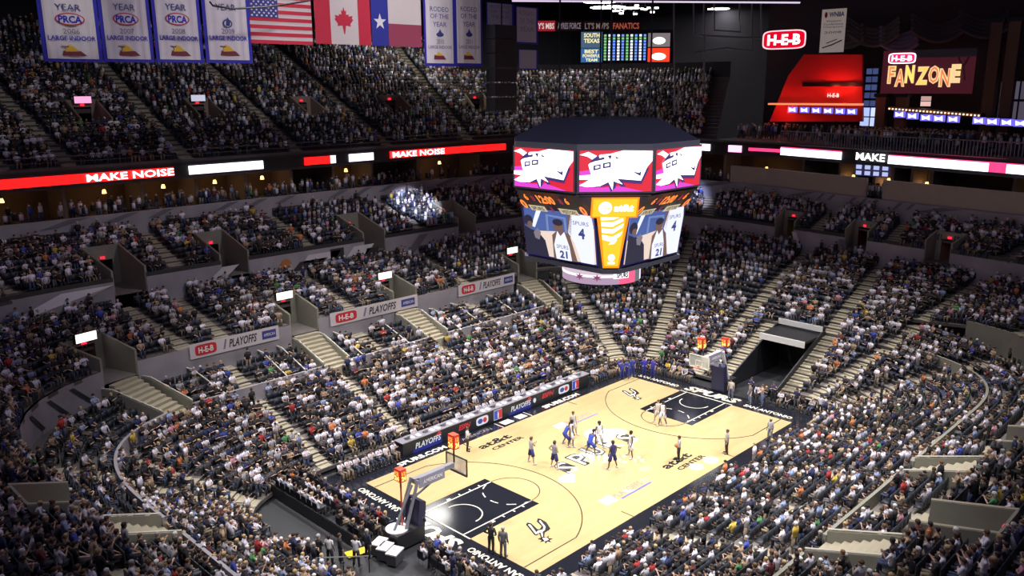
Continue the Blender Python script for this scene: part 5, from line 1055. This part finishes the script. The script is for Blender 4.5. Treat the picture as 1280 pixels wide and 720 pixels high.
def person(tpl, loc, ang, label, shirt, pants, hair, skin, scale=1., group=None, shoes=(.03, .03, .03), face=True):
    """ang: facing direction (radians, world). One object per person: body, with clothes and hair as children."""
    T = TPL[tpl]; b = bpy.data.objects.new('person', T['body']); COL.objects.link(b); b.location = loc; b.rotation_euler = (0, 0, ang-math.pi/2); b.scale = (scale,)*3; b.color = (*skin, 1)
    tag(b, label, 'person', group)
    for k, me in T.items():
        if k == 'body' or (k == 'hair' and hair is None) or (k == 'face_features' and not face): continue
        o = bpy.data.objects.new({'trousers': 'trousers', 'shirt': 'shirt'}.get(k, k), me); COL.objects.link(o); o.parent = b
        o.color = (*{'shirt': shirt, 'trousers': pants, 'shorts': pants, 'hair': hair, 'shoes': shoes, 'face_features': (.02, .02, .02)}[k], 1)
    return b
GREYJ, NAVYJ, BLUEJ, WHJ = (.35, .36, .42), (.03, .035, .16), (.04, .07, .45), (.75, .75, .8)
DK, MD = (.12, .065, .045), (.45, .27, .19)
def face_to(p, q): return math.atan2(q[1]-p[1], q[0]-p[0])
ctr = (0., 0.)
for (u, v, tpl, sh_, pa_, sk_, look, lab, sc_) in (
    (664, 579.5, 'play_clap', GREYJ, NAVYJ, MD, (4, 0), 'player in grey top and navy shorts, leftmost on the court', 1.12),
    (693, 585.5, 'play_hips', (.25, .26, .35), NAVYJ, MD, (3, 0), 'player with hands on hips and navy shorts, left of the midcourt lettering', 1.14),
    (707, 557, 'play_bent', BLUEJ, (.03, .05, .3), DK, (2, 1), 'bent-over player in dark blue behind a white-clad player', 1.14),
    (714.5, 557.5, 'play', WHJ, (.7, .7, .72), DK, (4, -1), 'player in white beside the bent dark blue player', 1.14),
    (716, 545, 'play', (.5, .5, .52), (.6, .6, .62), MD, (0, 0), 'player in pale uniform near the far sideline playoffs decal', 1.1),
    (738, 568, 'play_bent', BLUEJ, BLUEJ, DK, (1, 0), 'crouching player in bright blue at the centre of the court', 1.16),
    (748.5, 561, 'play', WHJ, WHJ, DK, (0, -1), 'tall player in white at the centre of the court', 1.2),
    (765.5, 586, 'play', NAVYJ, NAVYJ, DK, (0, 3), 'player in navy standing with feet apart, nearest the camera at midcourt', 1.16),
    (788, 571.5, 'play', WHJ, (.7, .7, .75), DK, (-3, 0), 'player in white right of the midcourt lettering', 1.12),
    (822, 529.5, 'play', (.6, .55, .5), (.65, .6, .55), MD, (-4, 0), 'player in pale uniform, left one of two near the far lane', 1.1),
    (828, 532, 'play_walk', WHJ, WHJ, DK, (-4, 0), 'player in white, right one of two near the far lane', 1.12),
    (848, 575.5, 'ref_ball', (.45, .45, .47), (.02, .02, .02), MD, (-6, 4), 'referee in grey shirt and black trousers holding the ball', 1.03),
    (908, 567, 'stand', (.5, .5, .52), (.02, .02, .02), MD, (-4, 4), 'referee in grey shirt and black trousers by the near sideline', 1.03),
    (584.5, 563.5, 'stand_cross', (.7, .7, .7), (.03, .03, .035), MD, (0, 0), 'man in white shirt and dark trousers standing by the scorers table', 1.03),
    (614, 691, 'suit_hip', (.02, .02, .025), (.02, .02, .025), MD, (0, 0), 'man in black suit with hand on hip at the near baseline', 1.05),
    (629, 697, 'suit', (.16, .16, .18), (.15, .15, .17), MD, (0, 0), 'man in grey suit seen from behind at the near baseline', 1.06)):
    P = onZ(u, v); h_ = HAIRS[0][1] if sk_ == DK else HAIRS[random.choice((1, 2, 4))][1]
    pb_ = person(tpl, (P[0], P[1], .012), face_to(P, look), lab, sh_, pa_, h_, jitter(sk_), sc_, shoes=(.7, .7, .72) if 'play' in tpl else (.02, .02, .02))
bl = thing('basketball', (0, 0, 0)); bpy.data.objects.remove(bl)
P = onZ(848, 575.5); a_ = face_to(P, (-6, 4)); bo = bmesh.new(); bmesh.ops.create_uvsphere(bo, u_segments=16, v_segments=10, radius=.13); me = bpy.data.meshes.new('ball'); bo.to_mesh(me); bo.free(); me.materials.append(mat('ball_leather', (.5, .17, .06), .6, bump=.2, nscale=60))
o = bpy.data.objects.new('basketball', me); COL.objects.link(o); fwd = np.array([math.cos(a_), math.sin(a_), 0]); rgt = np.array([fwd[1], -fwd[0], 0]); o.location = tuple(np.array([P[0], P[1], .02])+fwd*.27*1.03-rgt*.45*1.03+np.array([0, 0, 1.30])); tag(o, 'orange basketball held by the referee with black trousers', 'ball')

# ------------------------------------------------------------------ floor-level people and furniture
floor_spots = []     # (x, y, z, facing angle, pose, place text)
for r_, x in enumerate((-17.1, -18.0, -18.9)):
    for i, y in enumerate(np.arange(1.8, 11.5, .62)):
        if random.random() < .93: floor_spots.append((x, y, .0, 0., 'sit', 'floor block behind near baseline, %s row, %s from basket' % (ordw(r_+1), ordw(i+1))))
for r_, x in enumerate((-17.0, -17.9)):
    for i, y in enumerate(np.arange(-2.6, -9.2, -.6)): floor_spots.append((x, y, 0., 0., 'sit' if r_ == 0 else ('sit' if random.random() < .7 else 'stand'), 'bottom edge by near baseline, %s row, %s from basket' % (ordw(r_+1), ordw(i+1))))
for i, x in enumerate(np.arange(-9.6, 9.8, .72)): floor_spots.append((x, 10.35, 0., -math.pi/2, 'sit', 'behind the scorers table, %s from its left end' % ordw(i+1)))
for i, x in enumerate(np.arange(-15.2, -10.6, .62)): floor_spots.append((x, 9.2, 0., -math.pi/2, 'sit', '%s on the team bench left of the scorers table' % ordw(i+1)))
for i, x in enumerate(np.arange(10.9, 15.5, .62)): floor_spots.append((x, 9.2, 0., -math.pi/2, 'sit', '%s on the team bench right of the scorers table' % ordw(i+1)))
for i, y in enumerate(np.arange(8.6, 2.4, -.62)): floor_spots.append((16.9, y, 0., math.pi, 'sit', '%s in the floor seats left of the far basket' % ordw(i+1)))
for i, y in enumerate(np.arange(-2.6, -8.6, -.66)): floor_spots.append((17.1, y, 0., math.pi, 'sit' if i % 3 else 'stand', '%s in the floor row right of the far basket' % ordw(i+1)))
SEATB = MB()
def chair(mb, x, y, z, a, h=.43):
    c, s = math.cos(a), math.sin(a)
    mb.box((x-c*.02, y-s*.02, z+h), (.42, .44, .06), a); mb.box((x-c*.25, y-s*.25, z+h+.27), (.05, .44, .46), a)
fc = thing('x', (0, 0, 0)); bpy.data.objects.remove(fc)
BLK = {'black', 'dark grey'}
def describe(shn, hn, pose): return ('standing' if pose.startswith('stand') else 'seated')
nfloor = 0
# chairs for every floor seat
cm = bpy.data.meshes.new('chair'); cmb = MB(); cmb.box((0, 0, .43), (.42, .44, .05)); 
chair_seat = mesh_of('seat', cmb, BLACKM); cmb = MB(); cmb.box((-.23, 0, .72), (.05, .44, .42)); chair_back = mesh_of('backrest', cmb, BLACKM)
cmb = MB()
for sx in (-.18, .18):
    for sy in (-.19, .19): cmb.tube([(sx, sy, .42), (sx*1.15, sy, 0)], .015, 4)
chair_legs = mesh_of('leg_frame', cmb, STEEL)
for m_ in (chair_seat, chair_back, chair_legs): m_.polygons.foreach_set('use_smooth', [False]*len(m_.polygons))
def floor_chair(x, y, a, lab):
    r_ = thing('folding_chair', (x, y, 0), lab, 'chair', 'black folding chairs on the arena floor'); r_.rotation_euler = (0, 0, a)
    for nm, me_ in (('seat', chair_seat), ('backrest', chair_back), ('leg_frame', chair_legs)): o = bpy.data.objects.new(nm, me_); COL.objects.link(o); o.parent = r_
for (x, y, z, a, p_, place) in floor_spots:
    i = rng.choice(len(SHIRTS), p=SW); shn, shc, _ = SHIRTS[i]; hn, hc = random.choice(HAIRS[:5]); 
    if 'bench' in place and 'left' in place: shn, shc = 'white', SHIRTS[0][1]
    if 'scorers table' in place and 'bench' not in place: shn, shc = random.choice((('black', SHIRTS[1][1]), ('white', SHIRTS[0][1]), ('dark grey', SHIRTS[2][1])))
    tp = random.choice(('sit', 'sit_clap', 'sit_lean', 'sit_cross')) if p_ == 'sit' else random.choice(('stand', 'stand_cross', 'stand_clap'))
    person(tp, (x, y, z), a+random.uniform(-.25, .25), '%s person in %s, %s' % ('seated' if p_ == 'sit' else 'standing', shn, place), jitter(shc), random.choice(PANTS), hc, jitter(random.choice(SKINS)), random.uniform(.94, 1.04), face=False)
    if p_ == 'sit': floor_chair(x, y, a, 'black folding chair, '+place)
# standing staff along the near aisle, photographers, officials
for (u, v, tpl, sh_, pa_, lab) in (
    (400, 706, 'stand_cross', (.03, .03, .03), (.02, .02, .02), 'usher in black, leftmost of the row by the lower barrier'),
    (413, 705, 'stand', (.7, .7, .72), (.02, .02, .02), 'usher in white shirt and dark vest by the lower barrier'),
    (426, 703, 'suit', (.02, .02, .03), (.02, .02, .03), 'usher in dark suit, third in the row by the lower barrier'),
    (446, 708, 'stand_cross', (.65, .65, .7), (.03, .03, .03), 'woman in pale shirt beside the yellow mat'),
    (460, 698, 'suit', (.02, .025, .05), (.02, .02, .04), 'man in dark suit with a white cap near the yellow mat'),
    (374, 702, 'stand_clap', (.6, .6, .62), (.03, .03, .05), 'person in grey standing at the end of the usher row'),
    (520, 671, 'stand', (.1, .1, .12), (.05, .05, .07), 'cameraman in dark clothes beside the near basket stand, left one'),
    (527, 674, 'stand_cross', (.05, .05, .06), (.03, .03, .04), 'cameraman in black beside the near basket stand, right one'),
    (777, 474, 'stand', (.04, .07, .4), (.03, .05, .3), 'man in blue warmup standing at the far corner, first of three'),
    (784, 473, 'stand_cross', (.04, .08, .42), (.03, .05, .3), 'man in blue warmup standing at the far corner, second of three'),
    (790, 471, 'stand', (.04, .07, .38), (.03, .05, .3), 'man in blue warmup standing at the far corner, third of three'),
    (805, 470, 'suit_hip', (.05, .05, .5), (.03, .04, .3), 'man in bright blue with hand on hip near the far corner'),
    (816, 472, 'stand', (.06, .06, .5), (.03, .04, .3), 'man in bright blue right of the one with hand on hip'),
    (913, 499, 'stand', (.75, .68, .62), (.15, .17, .25), 'man in cream shirt standing right of the far basket'),
    (937, 505, 'stand', (.2, .2, .22), (.15, .2, .3), 'person in grey standing right of the man in cream'),
    (952, 507, 'stand_clap', (.5, .35, .28), (.1, .15, .3), 'person in tan standing by the far right baseline'),
    (962, 551, 'stand', (.5, .5, .55), (.3, .3, .35), 'grey-clad person standing at the far end of the near sideline'),
    (120, 634, 'stand', (.72, .66, .7), (.35, .35, .38), 'x'),):
    if lab == 'x': continue
    P = onZ(u, v); person(tpl, (P[0], P[1], .0), face_to(P, ctr)+random.uniform(-.6, .6), lab, sh_, pa_, random.choice(HAIRS[:5])[1], jitter(random.choice(SKINS)), random.uniform(.97, 1.05), face=False)
wt = thing('round_table', onZ(497, 680), 'round white-topped table with equipment beside the near basket', 'table'); P = onZ(497, 680)
obj('table_top', MB().disc((P[0], P[1], .95), .65, .06, 24), WHITE, wt); obj('table_skirt', MB().disc((P[0], P[1], .02), .6, .92, 20), mat('skirt_navy', (.03, .03, .09), .8), wt)
for i, (du, dv, c_) in enumerate(((-15, 0, (.7, .65, .6)), (-8, 6, (.6, .6, .65)), (4, 12, (.7, .7, .7)))):
    Q = onZ(490+du, 690+dv); tb = thing('equipment_case', Q, ('tan-topped', 'pale grey', 'white')[i]+' equipment case on the floor by the round table', 'case'); obj('case_body', MB().box((Q[0], Q[1], .3), (.9, .6, .6), .4), mat('case_dark', (.05, .05, .06), .5), tb); obj('case_lid', MB().box((Q[0], Q[1], .64), (.94, .64, .08), .4), mat('case_lid%d' % i, c_, .5), tb)
ym = thing('floor_mat', onZ(450, 694), 'yellow mat with a red end lying on the arena floor', 'mat')
q = [onZ(u, v, .01) for u, v in ((430, 691), (466, 681), (472, 686), (436, 698))]; obj('yellow_mat', MB().prism(q, (0, 0, .03)), mat('mat_yellow', (.85, .6, .02), .6), ym)
q = [onZ(u, v, .01) for u, v in ((467, 680), (487, 674), (490, 680), (472, 686))]; obj('red_end', MB().prism(q, (0, 0, .03)), mat('mat_red', (.6, .12, .05), .6), ym)
# barriers
def barrier(p, q, lab, h=1.0, solid=True):
    p = np.array(p); q = np.array(q); r_ = thing('barrier', p, lab, 'barrier')
    obj('top_rail', MB().tube([p+(0, 0, h), q+(0, 0, h)], .035, 5), STEEL if not solid else BLACKM, r_)
    n = max(2, int(np.linalg.norm(q-p)/1.2))
    for i in range(n+1): s = p+(q-p)*i/n; obj('post', MB().tube([s, s+(0, 0, h)], .03, 4), BLACKM, r_)
    if solid: d = (q-p)/np.linalg.norm(q-p); nn = np.array([-d[1], d[0], 0])*.03; obj('black_panel', MB().prism([p+(0, 0, .05), q+(0, 0, .05), q+(0, 0, h-.06), p+(0, 0, h-.06)], nn), BLACK, r_)
barrier((-19.6, 1.2, 0), (-19.6, 11.3, 0), 'black barrier behind the floor block at the near baseline', .85)
barrier(onZ(300, 722), onZ(462, 716), 'open steel barrier behind the row of ushers', 1.0, False)
barrier((-16.6, 12, 0), (-19.4, 11.4, 0), 'short black barrier closing the floor block', .85)
barrier((17.9, -2.4, 0), (18.0, -8.5, 0), 'low black barrier at the right of the far baseline', .7)

# ------------------------------------------------------------------ the crowd on the stands
def place_rows(sec, tA, tB, spacing=.53, back=.60):
    n = SECT[sec][2]; out = []
    kk = SECT[sec][0]
    ais_ = [(t, w) for s, t, w in AIS if s == sec]; tns = [(q_['t0'], q_['t1'], q_['j0'], q_['j1']) for q_ in TUN if q_['sec'] == sec]
    ts = np.arange(tA, tB, .01)
    for j in range(n):
        P = srow(sec, ts, j); Q = srow(sec, ts, j+1); z = P[:, 2].copy(); C = P+(Q-P)*back; C[:, 2] = z; D = P[:, :2]-Q[:, :2]
        L = np.concatenate([[0], np.cumsum(np.linalg.norm(np.diff(C[:, :2], axis=0), axis=1))]); s = np.arange(.3+random.random()*.4, L[-1], spacing)
        tt = np.interp(s, L, ts); X = np.stack([np.interp(s, L, C[:, i]) for i in range(3)], 1); A = np.arctan2(np.interp(s, L, D[:, 1]), np.interp(s, L, D[:, 0]))
        ok = np.ones(len(s), bool); rowC = L/np.maximum(1, 1)
        sp = np.gradient(L, ts); spt = np.interp(tt, ts, sp)      # metres per t
        for t, w in ais_: ok &= np.abs(s-np.interp(t, ts, L)) > w/2+.18
        for a, b, j0, j1 in tns:
            if j0 <= j < j1: ok &= (s < np.interp(a, ts, L)-.4) | (s > np.interp(b, ts, L)+.4)
        pr = project(X+np.array([0, 0, .8])); ok &= (pr[:, 0] > -60) & (pr[:, 0] < 1340) & (pr[:, 1] > -50) & (pr[:, 1] < 775) & (pr[:, 2] > 3)
        if sec == 'C' and j == n-2: ok &= tt < 3.5
        if sec == 'C' and j == n-1: ok &= (tt > 1.2) & (tt < 3.2)
        for i in np.where(ok)[0]: out.append((X[i, 0], X[i, 1], X[i, 2], A[i], pr[i, 2], tt[i], j, i, pr[i, 0], pr[i, 1]))
    return out
allseats = []
for sec, tA, tB, fill in (('A', -2.38, 5.43, .93), ('C', -2.38, 5.43, .6), ('B1', -2.38, 5.43, .8), ('B2', -2.38, 4.35, .78), ('U', -1.43, 1.74, .8)):
    for s in place_rows(sec, tA, tB): allseats.append((sec, fill)+s)
print('seats', len(allseats))
def patch(x, y):     # empty patches of seats, smooth pseudo-noise
    return math.sin(x*.61+1.3)*math.sin(y*.73+.4)+.6*math.sin(x*1.7+y*1.3)
occ = []
for s in allseats:
    sec, fill, x, y, z, a, d, t, j, i, pu, pv = s; f = fill
    if sec == 'C' and y < 0: f = .85
    if sec in ('A', 'B1') and 1.2 < t < 4.5: f = .93
    if sec == 'B1' and t > 4: f = .9
    if 5.0 < t or t < -1: f = .88 if sec != 'U' else f
    k = patch(x, y); f = f*(1.06 if k > -.55 else (.45 if (t < 1 and sec != 'U') else .8))
    occ.append(random.random() < f)
# --- low-poly templates for the merged crowd
def low(stand, detail, arm):
    J = pose_std(arm) if stand else pose_sit({'down': 'lap'}.get(arm, arm)); mb = MB(); cls = []
    def grow(c):
        while len(cls) < len(mb.f): cls.append(c)
    n = 6 if detail else 4; pe, ch, ne, h = J['pelvis'], J['chest'], J['neck'], J['head']; up_ = (J['shL']+J['shR'])/2
    loft(mb, [(pe, .17, .13), (ch, .2, .14), (up_+V3(0, 0, .04), .15, .09)] if detail else [(pe, .2, .14), (up_+V3(0, 0, .05), .19, .12)], n); grow(1)
    loft(mb, [(J['jaw']-V3(0, 0, .06), .06, .06), (h-V3(0, 0, .02), .1, .11)] if detail else [(J['jaw']-V3(0, 0, .06), .09, .09), (h, .11, .12)], n); grow(0)
    loft(mb, [(h-V3(0, .012, .02), .105, .115), (h+V3(0, 0, .06), .095, .105), (h+V3(0, 0, .115), .03, .03)] if detail else [(h, .115, .12), (h+V3(0, 0, .1), .07, .07)], n); grow(3)
    for k in 'LR':
        if stand: mb.tube([J['hip'+k], J['knee'+k], J['ank'+k]-V3(0, 0, .05)] if detail else [J['hip'+k], J['ank'+k]-V3(0, 0, .05)], .1, 4, r1=.065)
        else: mb.tube([J['hip'+k], J['knee'+k], J['ank'+k]-V3(0, 0, .05)] if detail else [J['hip'+k], J['knee'+k]], .095, 4, r1=.06)
        grow(2)
        if detail:
            mb.tube([J['sh'+k], J['el'+k]], .06, 4, r1=.05); grow(1); mb.tube([J['el'+k], J['ha'+k]], .042, 3, r1=.035); grow(0)
    return np.array(mb.v), mb.f, np.array(cls)
LOWT = {(st_, de_): [low(st_, de_, a_) for a_ in (('down', 'clap', 'cross') if de_ else ('down',))] for st_ in (0, 1) for de_ in (0, 1)}
def build_stuff(name, groups, m, label):
    """groups: list of (V template, F, cls, positions (N,3), angles, scales, colours (N,ncls,3))"""
    VV, LL, SS, CC = [], [], [], []; vo = 0
    for V, F, cls, P, A, Sc, Cl in groups:
        N = len(P)
        if not N: continue
        c, s = np.cos(A-math.pi/2)[:, None], np.sin(A-math.pi/2)[:, None]; x = V[None, :, 0]*Sc[:, None]; y = V[None, :, 1]*Sc[:, None]; z = V[None, :, 2]*Sc[:, None]
        W_ = np.stack([c*x-s*y+P[:, 0:1], s*x+c*y+P[:, 1:2], z+P[:, 2:3]], -1); VV.append(W_.reshape(-1, 3))
        fl = np.concatenate([np.array(f) for f in F]); sz = np.array([len(f) for f in F]); nv = len(V)
        LL.append((fl[None]+vo+np.arange(N)[:, None]*nv).ravel()); SS.append(np.tile(sz, N)); vo += N*nv
        CC.append(Cl[:, np.repeat(cls, sz)].reshape(-1, 3))
    VV = np.concatenate(VV).astype(np.float32); LL = np.concatenate(LL).astype(np.int32); SS = np.concatenate(SS).astype(np.int32); CC = np.concatenate(CC)
    me = bpy.data.meshes.new(name); me.vertices.add(len(VV)); me.vertices.foreach_set('co', VV.ravel()); me.loops.add(len(LL)); me.loops.foreach_set('vertex_index', LL)
    me.polygons.add(len(SS)); st_ = np.concatenate([[0], np.cumsum(SS)[:-1]]).astype(np.int32); me.polygons.foreach_set('loop_start', st_); me.update(calc_edges=True)
    at = me.attributes.new('Col', 'FLOAT_COLOR', 'CORNER'); at.data.foreach_set('color', np.concatenate([CC, np.ones((len(CC), 1))], 1).astype(np.float32).ravel()); me.materials.append(m)
    o = bpy.data.objects.new(name, me); COL.objects.link(o); o['kind'] = 'stuff'; o['label'] = label; o['category'] = name.replace('_', ' '); print(name, 'faces', len(SS)); return o
order = [i for i in np.argsort([s[6] for s in allseats]) if occ[i] and 5 < allseats[i][10] < 1275 and 0 < allseats[i][11] < 728]
indiv = set(order[:230])
SECN = {'A': 'lowest', 'C': 'club box', 'B1': 'middle', 'B2': 'rear', 'U': 'upper deck'}
def stand_name(t): return 'near sideline' if 3.6 < t < 5.2 else 'near corner' if 5.2 <= t < 5.99 or t < -1.5 else 'near end' if t >= 5.9 or t < -1 else 'far end' if t > 1.5 else 'far sideline'
G = {}
for idx, s in enumerate(allseats):
    if not occ[idx]: continue
    sec, fill, x, y, z, a, d, t, j, i, pu, pv = s; st_ = random.random() < (.16 if sec != 'U' else .06); si = rng.choice(len(SHIRTS), p=SW); shn, shc, _ = SHIRTS[si]; hi = rng.choice(7, p=[.3, .24, .18, .09, .07, .07, .05]); hn, hc = HAIRS[hi]; sk = random.choice(SKINS)
    ang = a+random.uniform(-.35, .35); sc_ = random.uniform(.93, 1.06)
    if idx in indiv:
        tp = random.choice(('stand', 'stand_cross', 'stand_clap')) if st_ else random.choice(('sit', 'sit_clap', 'sit_lean', 'sit_cross'))
        side = 'left' if pu < 640 else 'right'
        person(tp, (x+(math.cos(a)*.12 if st_ else 0), y+(math.sin(a)*.12 if st_ else 0), z), ang, '%s spectator in %s, %s, %s seats, %s row, %s from left' % ('standing' if st_ else 'seated', shn, stand_name(t), SECN[sec], ordw(j+1), ordw(i+1)),
               jitter(shc), random.choice(PANTS), hc, jitter(sk), sc_, 'spectators in the rows nearest the camera', face=False)
    else:
        de = 1 if d < 82 else 0; arm = random.choice((0, 0, 1, 2)) if de else 0; sx = .12 if st_ else 0
        G.setdefault((int(st_), de, arm), []).append((x+math.cos(a)*sx, y+math.sin(a)*sx, z, ang, sc_, jitter(sk), jitter(shc, .2), random.choice(PANTS), hc or sk))
# people in the suites and on the bar deck
for k_, (ring_k, o1, z1, tA_, tB_, n_) in enumerate(((4, 1.2, .3, -1.3, 3.4, 360), (4, 2.2, .3, -1.3, 3.4, 250), (5, 1.6, 1.65, 1.78, 3.4, 170), (5, 3.4, 1.65, 1.78, 3.4, 170), (5, 6, 1.65, 1.8, 3.3, 120))):
    for _ in range(n_):
        t = random.uniform(tA_, tB_); P = ring(ring_k, [t-.002, t+.002]); dd = (P[1]-P[0])[:2]; dd /= np.linalg.norm(dd); nr = np.array([-dd[1], dd[0]]); c = P[0][:2]+nr*(o1+random.uniform(0, .3)); st_ = random.random() < (.4 if ring_k == 4 else .8)
        si = rng.choice(len(SHIRTS), p=SW); z_ = (ring(4, [t])[0][2]+.3) if ring_k == 4 else 18.9+.0
        if ring_k == 4 and 3.4 > t > 1.8: c = P[0][:2]+nr*(1.4+o1*.6)
        G.setdefault((int(st_), 0, 0), []).append((c[0], c[1], z_, math.atan2(-nr[1], -nr[0])+random.uniform(-.4, .4), 1., random.choice(SKINS), SHIRTS[si][1], random.choice(PANTS), random.choice(HAIRS[:5])[1]))
grp = []
for (st_, de, arm), L in G.items():
    V, F, cls = LOWT[(st_, de)][arm]; P = np.array([l[:3] for l in L]); grp.append((V, F, cls, P, np.array([l[3] for l in L]), np.array([l[4] for l in L]), np.array([[l[5], l[6], l[7], l[8]] for l in L])))
build_stuff('crowd', grp, attr_mat('crowd_clothes'), 'thousands of spectators filling the stands all around the court')
# --- seats: nearest 300 are things, the rest merged
sb_ = MB(); sb_.box((0, 0, .43), (.46, .42, .07)); sb_.box((0, -.24, .68), (.46, .05, .5)); sV, sF = np.array(sb_.v), sb_.f
SEATM = mat('seat_plastic', (.028, .032, .045), .45); seat_pan = MB().box((0, 0, .43), (.46, .42, .07)); seat_back = MB().box((0, -.24, .68), (.46, .05, .5)); seat_leg = MB().box((0, -.1, .2), (.3, .06, .4))
m1, m2_, m3 = [bpy.data.meshes.new(n_) for n_ in ('seat', 'backrest', 'pedestal')]
for m_, b_ in ((m1, seat_pan), (m2_, seat_back), (m3, seat_leg)): m_.from_pydata(b_.v, [], b_.f); m_.materials.append(SEATM)
so = np.argsort([s[6] for s in allseats]); near_ = [i for i in so if 0 < allseats[i][10] < 1280 and 0 < allseats[i][11] < 740][:300]; nset = set(near_)
for i_ in near_:
    sec, fill, x, y, z, a, d, t, j, i, pu, pv = allseats[i_]
    r_ = bpy.data.objects.new('stadium_seat', m1); COL.objects.link(r_); r_.location = (x, y, z); r_.rotation_euler = (0, 0, a-math.pi/2); tag(r_, '%s dark seat, %s stand, %s seats, %s row, %s from its left' % ('occupied' if occ[i_] else 'empty', stand_name(t), SECN[sec], ordw(j+1), ordw(i+1)), 'seat', 'stadium seats nearest the camera')
    for nm, me_ in (('backrest', m2_), ('pedestal', m3)): o = bpy.data.objects.new(nm, me_); COL.objects.link(o); o.parent = r_
rest = [allseats[i] for i in range(len(allseats)) if i not in nset]
P = np.array([[s[2], s[3], s[4]] for s in rest]); A = np.array([s[5] for s in rest]); fV = np.array(sb_.v)
build_stuff('seat_rows', [(sV, sF, np.zeros(len(sF), int), P, A, np.ones(len(P)), np.tile(np.array([[[.028, .032, .045]]]), (len(P), 1, 1)))], attr_mat('seat_plastic_rows', .5), 'dark stadium seats in long rows all around the stands')
for o in list(bpy.data.objects):
    if '_loc' in o: del o['_loc']
